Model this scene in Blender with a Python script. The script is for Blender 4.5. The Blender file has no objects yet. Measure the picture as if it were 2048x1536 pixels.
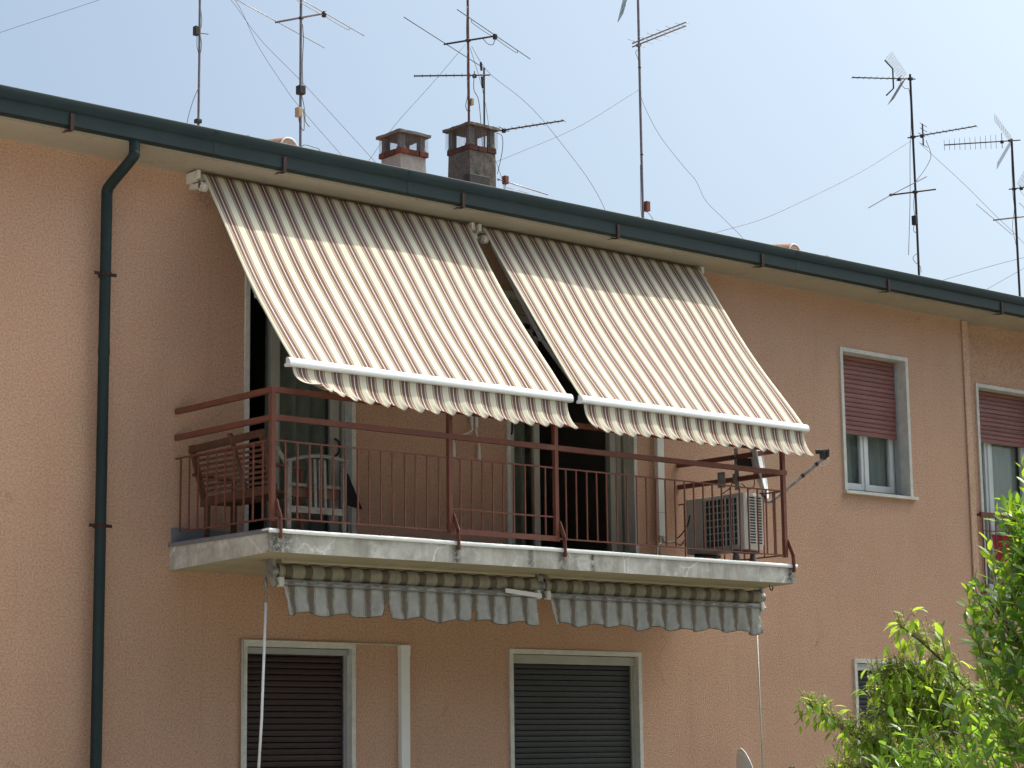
import bpy, bmesh, math, random
from mathutils import Vector, Matrix, noise
rnd = random.Random(7)
sc = bpy.context.scene
col = sc.collection
PI = math.pi

# ------------------------------------------------------------------ camera, sky, sun, exposure
YAW, PITCH, ROLL = math.radians(40.877), math.radians(9.647), math.radians(-0.710)
f_ = Vector((math.sin(YAW)*math.cos(PITCH), math.cos(YAW)*math.cos(PITCH), math.sin(PITCH)))
r_ = Vector((math.cos(YAW), -math.sin(YAW), 0)); u_ = r_.cross(f_)
R_ = math.cos(ROLL)*r_ + math.sin(ROLL)*u_; U_ = -math.sin(ROLL)*r_ + math.cos(ROLL)*u_
cam_d = bpy.data.cameras.new('camera'); cam = bpy.data.objects.new('camera', cam_d); col.objects.link(cam)
M = Matrix(((R_.x, U_.x, -f_.x, 0), (R_.y, U_.y, -f_.y, -15.855), (R_.z, U_.z, -f_.z, 1.6), (0, 0, 0, 1)))
cam.matrix_world = M
cam_d.sensor_width = 36; cam_d.lens = 4360.4/2048*36; cam_d.clip_end = 3000; cam_d.clip_start = .1
sc.camera = cam
SUN = Vector((0.469, -0.077, 0.883)).normalized()
w = bpy.data.worlds.new('World'); sc.world = w; w.use_nodes = True
nt = w.node_tree; bg = nt.nodes['Background']
sky = nt.nodes.new('ShaderNodeTexSky'); sky.sky_type = 'NISHITA'; sky.sun_disc = False
sky.sun_elevation = math.asin(SUN.z); sky.sun_rotation = math.atan2(SUN.x, SUN.y)
sky.air_density = 0.55; sky.dust_density = 7.0; sky.ozone_density = 1.0
tint = nt.nodes.new('ShaderNodeMix'); tint.data_type = 'RGBA'; tint.blend_type = 'MULTIPLY'; tint.inputs[0].default_value = 1
tint.inputs[7].default_value = (.905, 1.03, .985, 1)                   # white balance
nt.links.new(sky.outputs[0], tint.inputs[6]); nt.links.new(tint.outputs[2], bg.inputs[0]); bg.inputs[1].default_value = 0.145
sl = bpy.data.lights.new('sun', 'SUN'); sl.energy = 2.3; sl.angle = math.radians(.55); sl.color = (1, .93, .82)
so = bpy.data.objects.new('sun', sl); col.objects.link(so)
so.rotation_euler = (-SUN).to_track_quat('-Z', 'Y').to_euler(); so.location = (20, -2, 20)
sc.view_settings.view_transform = 'Standard'; sc.view_settings.look = 'None'
sc.view_settings.exposure = 0.82; sc.view_settings.gamma = 1
sc.render.engine = 'CYCLES'
sc.cycles.max_bounces = 8; sc.cycles.transparent_max_bounces = 16

# ------------------------------------------------------------------ materials
MATS = {}
def new_mat(name):
    m = bpy.data.materials.new(name); m.use_nodes = True
    n = m.node_tree; b = n.nodes['Principled BSDF']; MATS[name] = m
    return m, n, b
def N(n, t, **kw):
    x = n.nodes.new(t)
    for k, v in kw.items():
        if k.startswith('i_'): x.inputs[k[2:].replace('_', ' ')].default_value = v
        else: setattr(x, k, v)
    return x
def mix(n, fac, a, b, mode='MIX'):
    x = n.nodes.new('ShaderNodeMix'); x.data_type = 'RGBA'; x.blend_type = mode
    for s, v in ((0, fac), (6, a), (7, b)):
        if isinstance(v, (int, float)): x.inputs[s].default_value = v
        elif isinstance(v, tuple): x.inputs[s].default_value = (*v[:3], 1)
        else: n.links.new(v, x.inputs[s])
    return x.outputs[2]
def ramp(n, src, stops, interp='LINEAR'):
    r = n.nodes.new('ShaderNodeValToRGB'); r.color_ramp.interpolation = interp
    while len(r.color_ramp.elements) < len(stops): r.color_ramp.elements.new(.5)
    for e, (p, c) in zip(r.color_ramp.elements, stops):
        e.position = p; e.color = (c, c, c, 1) if isinstance(c, (int, float)) else (*c, 1)
    n.links.new(src, r.inputs[0]); return r.outputs[0]
def noisetex(n, scale, detail=4, rough=.6, vec=None, stretch=None):
    if vec is None: vec = N(n, 'ShaderNodeNewGeometry').outputs['Position']
    if stretch:
        mp = n.nodes.new('ShaderNodeMapping'); mp.inputs['Scale'].default_value = stretch
        n.links.new(vec, mp.inputs[0]); vec = mp.outputs[0]
    t = N(n, 'ShaderNodeTexNoise'); t.inputs['Scale'].default_value = scale
    t.inputs['Detail'].default_value = detail; t.inputs['Roughness'].default_value = rough
    n.links.new(vec, t.inputs['Vector']); return t.outputs[0]
def bump(n, b, h, strength=.3, dist=.01):
    x = N(n, 'ShaderNodeBump'); x.inputs['Strength'].default_value = strength; x.inputs['Distance'].default_value = dist
    n.links.new(h, x.inputs['Height']); n.links.new(x.outputs[0], b.inputs['Normal'])
def simple(name, c, rough=.5, metal=0, var=.18, scale=6, dark=None, spec=.4, bmp=0, bscale=200, per_obj=0):
    """base colour with mottled tone, grime and a little relief"""
    m, n, b = new_mat(name)
    a = noisetex(n, scale, 5, .65)
    lo = tuple(x*(1-var) for x in c); hi = tuple(min(1, x*(1+var)) for x in c)
    cc = mix(n, ramp(n, a, [(.3, 0), (.7, 1)]), lo, hi)
    if dark:
        g = noisetex(n, scale*2.7, 6, .7)
        cc = mix(n, ramp(n, g, [(dark[1], 0), (dark[1]+.12, 1)]), cc, dark[0])
    if per_obj:
        oi = N(n, 'ShaderNodeObjectInfo')
        v = ramp(n, oi.outputs['Random'], [(0, 1-per_obj), (1, 1+per_obj*.6)])
        cc = mix(n, 1.0, cc, v, 'MULTIPLY')
    n.links.new(cc, b.inputs['Base Color'])
    b.inputs['Roughness'].default_value = rough; b.inputs['Metallic'].default_value = metal
    b.inputs['Specular IOR Level'].default_value = spec
    if bmp: bump(n, b, noisetex(n, bscale, 3, .6), bmp, .004)
    return m

def stucco(name, c):
    """trowelled render: coarse grain, faded patches, rain streaks, hairline cracks"""
    m, n, b = new_mat(name)
    pos = N(n, 'ShaderNodeNewGeometry').outputs['Position']
    big = noisetex(n, .55, 4, .55, pos); mid = noisetex(n, 2.6, 5, .62, pos); fine = noisetex(n, 58, 5, .78, pos)
    cc = mix(n, ramp(n, big, [(.32, 0), (.68, 1)]), tuple(x*.93 for x in c), tuple(x*1.05 for x in c))
    cc = mix(n, ramp(n, mid, [(.4, 0), (.75, .35)]), cc, (c[0]*1.0, c[1]*.84, c[2]*.80))
    streak = noisetex(n, 1.0, 4, .6, pos, stretch=(2.2, 2.2, .35))
    cc = mix(n, ramp(n, streak, [(.5, 0), (.8, .34)]), cc, (c[0]*1.12, c[1]*1.18, c[2]*1.24))
    rain = noisetex(n, 1.0, 5, .65, pos, stretch=(7.0, 7.0, .45))
    cc = mix(n, ramp(n, rain, [(.54, 0), (.74, .22)]), cc, (c[0]*.66, c[1]*.62, c[2]*.60))
    patch = noisetex(n, 1.3, 6, .7, pos)
    cc = mix(n, ramp(n, patch, [(.57, 0), (.67, .22)]), cc, (c[0]*1.14, c[1]*1.22, c[2]*1.30))
    cc = mix(n, ramp(n, fine, [(.30, .85), (.50, .12), (.56, 0)]), cc, tuple(x*.42 for x in c))
    cc = mix(n, ramp(n, fine, [(.52, 0), (.72, .55)]), cc, (min(1, c[0]*1.35), c[1]*1.40, c[2]*1.45))
    wv = N(n, 'ShaderNodeVectorMath', operation='MULTIPLY_ADD'); n.links.new(pos, wv.inputs[0]); wv.inputs[1].default_value = (1, 1, .7)
    nz = N(n, 'ShaderNodeTexNoise'); nz.inputs['Scale'].default_value = 2.2; nz.inputs['Detail'].default_value = 6; n.links.new(pos, nz.inputs['Vector'])
    sc2 = N(n, 'ShaderNodeVectorMath', operation='SCALE'); sc2.inputs['Scale'].default_value = .9; n.links.new(nz.outputs['Color'], sc2.inputs[0]); n.links.new(sc2.outputs[0], wv.inputs[2])
    vo = N(n, 'ShaderNodeTexVoronoi', feature='DISTANCE_TO_EDGE'); vo.inputs['Scale'].default_value = .75; n.links.new(wv.outputs[0], vo.inputs['Vector'])
    cr = ramp(n, vo.outputs['Distance'], [(0, 1), (.005, 0)]); gate = ramp(n, noisetex(n, .8, 3, .5, pos), [(.56, 0), (.64, .6)])
    fm = N(n, 'ShaderNodeMath', operation='MULTIPLY'); n.links.new(cr, fm.inputs[0]); n.links.new(gate, fm.inputs[1])
    cc = mix(n, fm.outputs[0], cc, tuple(x*.35 for x in c))
    n.links.new(cc, b.inputs['Base Color']); b.inputs['Roughness'].default_value = .95
    b.inputs['Specular IOR Level'].default_value = .15
    bump(n, b, fine, .9, .012)
    return m
stucco('stucco', (.64, .402, .288))
stucco('stucco_strip', (.68, .45, .325))
simple('soffit', (.41, .36, .29), .9, var=.08, scale=1.5, dark=((.28, .24, .19), .60), bmp=.2, bscale=60)
simple('gutter_paint', (.014, .028, .031), .55, var=.2, scale=3, dark=((.035, .05, .052), .68), spec=.3)
simple('rust_strap', (.042, .015, .012), .7, var=.3, scale=20)
simple('railing_paint', (.165, .056, .038), .62, var=.16, scale=9, dark=((.075, .027, .02), .60), bmp=.15, bscale=120)
simple('white_plastic', (.78, .78, .76), .4, var=.04, scale=3)
simple('awning_metal', (.66, .64, .60), .5, var=.10, scale=8, dark=((.42, .40, .36), .68))
simple('bar_white', (.80, .82, .84), .32, var=.03, scale=2, spec=.5)
simple('grey_arm', (.42, .40, .37), .5, var=.10)
simple('old_metal', (.30, .30, .30), .55, .5, var=.3, scale=14, dark=((.10, .09, .08), .58))
simple('aluminium', (.62, .62, .62), .35, .8, var=.10, scale=12)
simple('mast_steel', (.20, .19, .21), .55, .4, var=.25, scale=9, dark=((.13, .055, .035), .57))
simple('mast_rust', (.16, .075, .055), .75, .1, var=.3, scale=9, dark=((.08, .045, .04), .55))
simple('antenna_dark', (.045, .042, .042), .55, .3, var=.25, scale=15)
simple('antenna_alloy', (.30, .29, .30), .45, .6, var=.2, scale=15)
simple('black_plastic', (.02, .02, .022), .5, var=.2)
simple('wire', (.12, .11, .11), .6, var=.2)
simple('cable_white', (.6, .58, .5), .6, var=.1)
simple('box_beige', (.45, .38, .25), .6, var=.1)
simple('box_orange', (.17, .06, .04), .6, var=.15)
simple('cap_metal_lit', (.86, .87, .87), .42, .15, var=.06, scale=4, spec=.6)  # front edging: sun and sky glare put into this pale tone
simple('cap_grey', (.20, .21, .235), .5, .2, var=.15, scale=4)  # side edging's shade put into the colour; the skirting is simply grey
simple('sash_white', (.66, .68, .69), .45, var=.06, scale=3, dark=((.46, .46, .45), .70))
simple('sash_grey', (.40, .39, .35), .5, var=.08, scale=3)
simple('slat_red', (.25, .105, .098), .58, var=.14, scale=3.5, per_obj=.16, dark=((.33, .16, .15), .66))
simple('slat_maroon', (.030, .0135, .0135), .5, var=.18, scale=3, per_obj=.2)
simple('slat_grey', (.034, .0345, .036), .5, var=.14, scale=2, per_obj=.12)
simple('head_rail', (.36, .37, .38), .5, .2, var=.08)
simple('concrete_grey', (.155, .152, .145), .95, var=.25, scale=8, dark=((.085, .08, .07), .58), bmp=.5, bscale=60)
simple('concrete_dark', (.125, .122, .112), .95, var=.3, scale=9, dark=((.06, .055, .05), .53), bmp=.6, bscale=50)
simple('render_light', (.34, .345, .34), .95, var=.12, scale=6, dark=((.24, .22, .20), .64), bmp=.3, bscale=60)
simple('brick', (.13, .048, .033), .95, var=.25, scale=14, dark=((.12, .05, .035), .6), bmp=.6, bscale=70, per_obj=.25)
simple('brick_old', (.085, .045, .035), .95, var=.3, scale=14, dark=((.07, .05, .04), .54), bmp=.6, bscale=70, per_obj=.25)
simple('roof_tile', (.36, .20, .135), .9, var=.25, scale=9, dark=((.22, .17, .14), .58), bmp=.4, bscale=50, per_obj=.22)
simple('slab_under', (.44, .39, .29), .95, var=.10, scale=2.5, dark=((.40, .33, .23), .64), bmp=.2, bscale=40)
simple('wood_brown', (.115, .052, .032), .75, var=.3, scale=12, dark=((.20, .13, .095), .66), bmp=.3, bscale=90, per_obj=.15)
simple('wood_worn', (.19, .165, .145), .85, var=.3, scale=18, dark=((.12, .06, .04), .55), bmp=.4, bscale=90, per_obj=.12)
simple('ac_white', (.60, .58, .53), .5, var=.07, scale=5, dark=((.40, .37, .31), .68))
simple('ac_fins', (.055, .065, .07), .5, .3, var=.3, scale=30)
simple('dish_grey', (.60, .63, .66), .45, var=.05, scale=6)
simple('rubber', (.16, .15, .15), .9, var=.15)
simple('bark', (.10, .075, .05), .95, var=.35, scale=18, bmp=.6, bscale=60)
simple('twig', (.15, .17, .05), .85, var=.3, scale=18)
simple('red_fabric', (.34, .020, .035), .8, var=.12, scale=7, bmp=.2)
simple('dark_bristle', (.022, .022, .026), .9, var=.3, scale=40)
simple('interior', (.32, .30, .27), .9, var=.1, scale=1)
simple('bounce_paving', (.33, .31, .28), .95, var=.12, scale=1.4, bmp=.3, bscale=30)
simple('lawn', (.10, .095, .06), .95, var=.35, scale=.7, bmp=.5, bscale=20)
simple('bounce_ground', (.52, .49, .44), .95, var=.12, scale=1.4, bmp=.3, bscale=30)
simple('stone_plain', (.16, .10, .075), .8, var=.1, scale=4)

def stone(name, c):
    m, n, b = new_mat(name)
    sp = noisetex(n, 130, 3, .8); md = noisetex(n, 9, 5, .7); ru = noisetex(n, 3.5, 5, .7)
    cc = mix(n, ramp(n, md, [(.35, 0), (.7, 1)]), tuple(x*.78 for x in c), c)
    cc = mix(n, ramp(n, sp, [(.52, 0), (.62, .62)]), cc, tuple(x*.42 for x in c))
    cc = mix(n, ramp(n, ru, [(.60, 0), (.72, .5)]), cc, (c[0]*.72, c[1]*.58, c[2]*.40))
    n.links.new(cc, b.inputs['Base Color']); b.inputs['Roughness'].default_value = .7
    bump(n, b, sp, .2, .003)
stone('stone_trim', (.74, .72, .67))

def slab_mat():
    """old painted concrete: peeling white paint patches, hairline cracks, black mould streaks below the posts"""
    m, n, b = new_mat('slab_paint')
    pos = N(n, 'ShaderNodeNewGeometry').outputs['Position']
    a = noisetex(n, 3.2, 5, .6, pos); p = noisetex(n, 7, 5, .62, pos)
    cc = mix(n, ramp(n, a, [(.35, 0), (.65, 1)]), (.38, .355, .315), (.57, .55, .51))
    cc = mix(n, ramp(n, p, [(.50, 0), (.66, .6)]), cc, (.74, .74, .71))
    wv = noisetex(n, 7, 4, .7, pos)
    vm = N(n, 'ShaderNodeVectorMath', operation='MULTIPLY_ADD'); n.links.new(pos, vm.inputs[0]); vm.inputs[1].default_value = (1, 1, 1)
    sv = N(n, 'ShaderNodeVectorMath', operation='SCALE'); sv.inputs['Scale'].default_value = .25
    n.links.new(wv, sv.inputs[0]); n.links.new(sv.outputs[0], vm.inputs[2])
    vo = N(n, 'ShaderNodeTexVoronoi', feature='DISTANCE_TO_EDGE'); vo.inputs['Scale'].default_value = 3.2
    n.links.new(vm.outputs[0], vo.inputs['Vector'])
    cr = ramp(n, vo.outputs['Distance'], [(0, 1), (.035, 0)])
    gate = ramp(n, noisetex(n, 1.6, 3, .5, pos), [(.45, 0), (.6, .9)])
    fac = N(n, 'ShaderNodeMath', operation='MULTIPLY'); n.links.new(cr, fac.inputs[0]); n.links.new(gate, fac.inputs[1])
    cc = mix(n, fac.outputs[0], cc, (.86, .85, .82))
    # mould where the posts drain (at their x positions), broken up by noise
    sx = N(n, 'ShaderNodeSeparateXYZ'); n.links.new(pos, sx.inputs[0])
    tot = None
    for px, wd in ((9.93, .16), (10.02, .10), (11.78, .07), (12.62, .05), (13.0, .08), (13.36, .05), (16.0, .10)):
        d = N(n, 'ShaderNodeMath', operation='SUBTRACT'); n.links.new(sx.outputs[0], d.inputs[0]); d.inputs[1].default_value = px
        ab = N(n, 'ShaderNodeMath', operation='ABSOLUTE'); n.links.new(d.outputs[0], ab.inputs[0])
        mr = N(n, 'ShaderNodeMapRange', clamp=True); n.links.new(ab.outputs[0], mr.inputs[0])
        mr.inputs[1].default_value = 0; mr.inputs[2].default_value = wd; mr.inputs[3].default_value = 1; mr.inputs[4].default_value = 0
        if tot is None: tot = mr.outputs[0]
        else:
            mx = N(n, 'ShaderNodeMath', operation='MAXIMUM'); n.links.new(tot, mx.inputs[0]); n.links.new(mr.outputs[0], mx.inputs[1]); tot = mx.outputs[0]
    br = ramp(n, noisetex(n, 22, 5, .75, pos), [(.38, 0), (.55, 1)])
    ml = N(n, 'ShaderNodeMath', operation='MULTIPLY'); n.links.new(tot, ml.inputs[0]); n.links.new(br, ml.inputs[1])
    fy = N(n, 'ShaderNodeMapRange', clamp=True); n.links.new(sx.outputs[1], fy.inputs[0]); fy.inputs[1].default_value = -1.42; fy.inputs[2].default_value = -1.47
    m2 = N(n, 'ShaderNodeMath', operation='MULTIPLY'); n.links.new(ml.outputs[0], m2.inputs[0]); n.links.new(fy.outputs[0], m2.inputs[1]); ml = m2
    cc = mix(n, ml.outputs[0], cc, (.045, .043, .04))
    st = ramp(n, noisetex(n, 1, 4, .6, pos, stretch=(9, 9, 1.5)), [(.50, 0), (.72, .60)])
    cc = mix(n, st, cc, (.26, .24, .21))
    n.links.new(cc, b.inputs['Base Color']); b.inputs['Roughness'].default_value = .9
    bump(n, b, p, .5, .006)
slab_mat()

def canvas(name, stops, trans=.35, dirt=.0, fold=.0):
    """woven awning cloth: stripes along UV.x (metres / period), translucent"""
    m, n, b = new_mat(name)
    uv = N(n, 'ShaderNodeUVMap'); sp = N(n, 'ShaderNodeSeparateXYZ'); n.links.new(uv.outputs[0], sp.inputs[0])
    fr = N(n, 'ShaderNodeMath', operation='FRACT'); n.links.new(sp.outputs[0], fr.inputs[0])
    cc = ramp(n, fr.outputs[0], stops, 'CONSTANT')
    cc = mix(n, ramp(n, noisetex(n, 1.7, 4, .6), [(.35, 0), (.7, .10)]), cc, tuple(.55 for _ in range(3)))
    if dirt:
        cc = mix(n, ramp(n, noisetex(n, 11, 6, .75), [(.42, 0), (.72, dirt)]), cc, (.16, .155, .14))
    wv = noisetex(n, 900, 2, .5)
    cc = mix(n, ramp(n, wv, [(.35, .12), (.6, 0)]), cc, (.2, .18, .15))
    n.links.new(cc, b.inputs['Base Color']); b.inputs['Roughness'].default_value = .85
    b.inputs['Specular IOR Level'].default_value = .1
    if fold: bump(n, b, noisetex(n, 9, 4, .55), fold, .03)
    tr = N(n, 'ShaderNodeBsdfTranslucent'); n.links.new(cc, tr.inputs[0])
    ms = N(n, 'ShaderNodeMixShader'); ms.inputs[0].default_value = trans
    n.links.new(b.outputs[0], ms.inputs[1]); n.links.new(tr.outputs[0], ms.inputs[2])
    n.links.new(ms.outputs[0], n.nodes['Material Output'].inputs[0])
CR, BR, WH, PE, OL = (.69, .655, .535), (.150, .080, .068), (.78, .75, .74), (.46, .355, .265), (.235, .185, .125)
canvas('canvas_new', [(0, CR), (.19, OL), (.235, PE), (.315, BR), (.480, WH), (.520, BR), (.685, PE), (.765, OL), (.81, CR)], .03, 0, .12)
GW, TB, DB, TL = (.62, .625, .61), (.30, .265, .22), (.20, .14, .115), (.45, .43, .38)
canvas('canvas_old', [(0, GW), (.20, TL), (.24, GW), (.27, TB), (.39, DB), (.425, TB), (.455, DB), (.49, TB), (.52, DB), (.555, TB), (.68, GW), (.71, TL), (.75, GW)], .25, .30, .6)
CW, CD = (.34, .32, .25), (.13, .11, .08)
canvas('canvas_roll', [(0, CW), (.12, (.42, .38, .30)), (.2, CW), (.33, CD), (.42, DB), (.46, CD), (.50, DB), (.54, CD), (.6, DB), (.64, CD), (.70, CW)], .05, .6, .3)

def glass():
    m, n, b = new_mat('glass')
    lw = N(n, 'ShaderNodeLayerWeight'); lw.inputs[0].default_value = .5
    pw = N(n, 'ShaderNodeMath', operation='POWER'); n.links.new(lw.outputs['Facing'], pw.inputs[0]); pw.inputs[1].default_value = 5
    mu = N(n, 'ShaderNodeMath', operation='MULTIPLY_ADD'); n.links.new(pw.outputs[0], mu.inputs[0]); mu.inputs[1].default_value = .95; mu.inputs[2].default_value = .05
    t = N(n, 'ShaderNodeBsdfTransparent'); t.inputs[0].default_value = (.90, .94, .92, 1)
    g = N(n, 'ShaderNodeBsdfGlossy'); g.inputs['Roughness'].default_value = .02
    ms = N(n, 'ShaderNodeMixShader'); n.links.new(mu.outputs[0], ms.inputs[0])
    n.links.new(t.outputs[0], ms.inputs[1]); n.links.new(g.outputs[0], ms.inputs[2])
    n.links.new(ms.outputs[0], n.nodes['Material Output'].inputs[0])
glass()
def curtain_mat(name, c, tr=.4):
    m, n, b = new_mat(name)
    n.links.new(mix(n, noisetex(n, 5), tuple(x*.8 for x in c), c), b.inputs['Base Color']); b.inputs['Roughness'].default_value = .9
    t = N(n, 'ShaderNodeBsdfTranslucent'); t.inputs[0].default_value = (*c, 1)
    ms = N(n, 'ShaderNodeMixShader'); ms.inputs[0].default_value = tr
    n.links.new(b.outputs[0], ms.inputs[1]); n.links.new(t.outputs[0], ms.inputs[2])
    n.links.new(ms.outputs[0], n.nodes['Material Output'].inputs[0])
curtain_mat('curtain_grey', (.42, .43, .40)); curtain_mat('curtain_white', (.62, .63, .62))
def leaf_mat(name, c, tc, rough=.35, spec=.5, tr=.42, var=.5):
    m, n, b = new_mat(name)
    g = N(n, 'ShaderNodeNewGeometry'); oi = N(n, 'ShaderNodeObjectInfo')
    sm = N(n, 'ShaderNodeMath', operation='ADD'); n.links.new(g.outputs['Random Per Island'], sm.inputs[0]); n.links.new(oi.outputs['Random'], sm.inputs[1])
    fr = N(n, 'ShaderNodeMath', operation='FRACT'); n.links.new(sm.outputs[0], fr.inputs[0])
    cc = mix(n, fr.outputs[0], tuple(x*(1-var) for x in c), tuple(x*(1+var) for x in c))
    tt = mix(n, fr.outputs[0], tuple(x*(1-var) for x in tc), tuple(x*(1+var*.6) for x in tc))
    n.links.new(cc, b.inputs['Base Color']); b.inputs['Roughness'].default_value = rough; b.inputs['Specular IOR Level'].default_value = spec
    t = N(n, 'ShaderNodeBsdfTranslucent'); n.links.new(tt, t.inputs[0])
    ms = N(n, 'ShaderNodeMixShader'); ms.inputs[0].default_value = tr
    n.links.new(b.outputs[0], ms.inputs[1]); n.links.new(t.outputs[0], ms.inputs[2])
    n.links.new(ms.outputs[0], n.nodes['Material Output'].inputs[0])
leaf_mat('laurel_leaf', (.070, .155, .026), (.36, .60, .045), .27, .65, .50)
leaf_mat('laurel_young', (.14, .25, .03), (.50, .68, .05), .33, .5, .5, .25)
leaf_mat('privet_leaf', (.16, .28, .035), (.52, .72, .07), .42, .4, .5)
leaf_mat('blossom', (.42, .42, .16), (.48, .46, .16), .8, .2, .45, .3)

# ------------------------------------------------------------------ mesh helpers
W = {}                                        # world position of every object's origin
def tag(o, label=None, cat=None, group=None, kind=None):
    for k, v in (('label', label), ('category', cat), ('group', group), ('kind', kind)):
        if v: o[k] = v
    return o
def empty(name, loc, label, cat, group=None):
    o = bpy.data.objects.new(name, None); col.objects.link(o); o.location = loc; o.empty_display_size = .2
    W[o] = Vector(loc); return tag(o, label, cat, group)
class MB:
    def __init__(s): s.v, s.f, s.uv, s.mi = [], [], {}, []
    def add(s, vs, fs, m=0):
        k = len(s.v); s.v += [Vector(p) for p in vs]
        for f in fs: s.f.append([k+i for i in f]); s.mi.append(m)
        return k
    def box(s, a, b, bev=0.0):
        (x0, y0, z0), (x1, y1, z1) = a, b
        if x0 > x1: x0, x1 = x1, x0
        if y0 > y1: y0, y1 = y1, y0
        if z0 > z1: z0, z1 = z1, z0
        if bev <= 0:
            s.add([(x0,y0,z0),(x1,y0,z0),(x1,y1,z0),(x0,y1,z0),(x0,y0,z1),(x1,y0,z1),(x1,y1,z1),(x0,y1,z1)],
                  [(0,3,2,1),(4,5,6,7),(0,1,5,4),(1,2,6,5),(2,3,7,6),(3,0,4,7)])
        else:
            bm = bmesh.new(); bmesh.ops.create_cube(bm, size=1)
            for v in bm.verts: v.co = Vector(((x0+x1)/2+v.co.x*(x1-x0), (y0+y1)/2+v.co.y*(y1-y0), (z0+z1)/2+v.co.z*(z1-z0)))
            bmesh.ops.bevel(bm, geom=bm.edges[:], offset=bev, segments=2, affect='EDGES', profile=.6)
            s.bm(bm)
        return s
    def bm(s, bm):
        bm.verts.index_update(); s.add([v.co.copy() for v in bm.verts], [[v.index for v in f.verts] for f in bm.faces]); bm.free()
    def bar(s, p, q, wd, ht=None, up=(0, 0, 1)):
        """square/flat bar from p to q; wd across, ht along up"""
        ht = ht or wd; p, q = Vector(p), Vector(q); d = (q-p).normalized(); up = Vector(up)
        a = d.cross(up)
        if a.length < 1e-4: a = d.cross(Vector((1, 0, 0)))
        a.normalize(); b = a.cross(d).normalized(); a *= wd/2; b *= ht/2
        s.add([p-a-b, p+a-b, p+a+b, p-a+b, q-a-b, q+a-b, q+a+b, q-a+b],
              [(0,3,2,1),(4,5,6,7),(0,1,5,4),(1,2,6,5),(2,3,7,6),(3,0,4,7)])
        return s
    def tube(s, pts, r, seg=8, cap=True):
        pts = [Vector(p) for p in pts]; n = len(pts); rr = r if isinstance(r, (list, tuple)) else [r]*n
        prev = None; k0 = len(s.v)
        for i, p in enumerate(pts):
            d = (pts[min(i+1, n-1)]-pts[max(i-1, 0)]).normalized()
            if prev is None:
                a = d.cross(Vector((0, 0, 1)))
                if a.length < 1e-3: a = d.cross(Vector((0, 1, 0)))
            else: a = prev - d*prev.dot(d)
            a.normalize(); prev = a; b = d.cross(a)
            for j in range(seg):
                t = 2*PI*j/seg; s.v.append(p+(a*math.cos(t)+b*math.sin(t))*rr[i])
        for i in range(n-1):
            for j in range(seg):
                s.f.append([k0+i*seg+j, k0+i*seg+(j+1)%seg, k0+(i+1)*seg+(j+1)%seg, k0+(i+1)*seg+j]); s.mi.append(0)
        if cap:
            s.f.append([k0+j for j in range(seg)][::-1]); s.f.append([k0+(n-1)*seg+j for j in range(seg)]); s.mi += [0, 0]
        return s
    def extrude_x(s, prof, x0, x1, closed=True, segs=1):
        """profile of (y,z) points swept along x"""
        n = len(prof); k = len(s.v)
        for i in range(segs+1):
            x = x0+(x1-x0)*i/segs
            s.v += [Vector((x, y, z)) for y, z in prof]
        for i in range(segs):
            for j in range(n if closed else n-1):
                a, b = k+i*n+j, k+i*n+(j+1) % n
                s.f.append([a, a+n, b+n, b]); s.mi.append(0)
        if closed:
            s.f.append([k+j for j in range(n)]); s.f.append([k+segs*n+j for j in range(n)][::-1]); s.mi += [0, 0]
        return s
    def grid(s, nu, nv, fn, uvfn=None):
        k = len(s.v)
        for j in range(nv+1):
            for i in range(nu+1):
                s.v.append(Vector(fn(i/nu, j/nv)))
                if uvfn: s.uv[len(s.v)-1] = uvfn(i/nu, j/nv)
        for j in range(nv):
            for i in range(nu):
                a = k+j*(nu+1)+i; s.f.append([a, a+1, a+nu+2, a+nu+1]); s.mi.append(0)
        return s
    def mesh(s, name, mats, origin, smooth=False):
        me = bpy.data.meshes.new(name); me.from_pydata([p-origin for p in s.v], [], s.f)
        for m in (mats if isinstance(mats, (list, tuple)) else [mats]): me.materials.append(MATS[m])
        if len(set(s.mi)) > 1: me.polygons.foreach_set('material_index', s.mi)
        if s.uv:
            ul = me.uv_layers.new(name='UVMap')
            for l in me.loops: ul.data[l.index].uv = s.uv.get(l.vertex_index, (0, 0))
        if smooth:
            me.polygons.foreach_set('use_smooth', [True]*len(me.polygons))
            if smooth != True:
                me.set_sharp_from_angle(angle=math.radians(smooth))
        me.update(); return me
    def build(s, name, mats, parent=None, smooth=False, solid=0, label=None, kind=None):
        lo = Vector(min(p[i] for p in s.v) for i in range(3)); hi = Vector(max(p[i] for p in s.v) for i in range(3))
        o0 = (lo+hi)/2
        o = bpy.data.objects.new(name, s.mesh(name, mats, o0, smooth)); col.objects.link(o); W[o] = o0
        if parent: o.parent = parent; o.location = o0-W[parent]
        else: o.location = o0
        if solid:
            md = o.modifiers.new('thickness', 'SOLIDIFY'); md.thickness = solid; md.offset = 0
        if label: o['label'] = label
        if kind: o['kind'] = kind
        return o
def inst(name, me, parent, loc, rot=None, scale=None):
    o = bpy.data.objects.new(name, me); col.objects.link(o); W[o] = Vector(loc)
    o.parent = parent; o.location = Vector(loc)-(W[parent] if parent else Vector())
    if rot is not None: o.rotation_euler = rot
    if scale is not None: o.scale = scale
    return o
def boxmesh(name, sx, sy, sz, mat, bev=0.0):
    b = MB(); b.box((-sx/2, -sy/2, -sz/2), (sx/2, sy/2, sz/2), bev); return b.mesh(name, mat, Vector())
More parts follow.
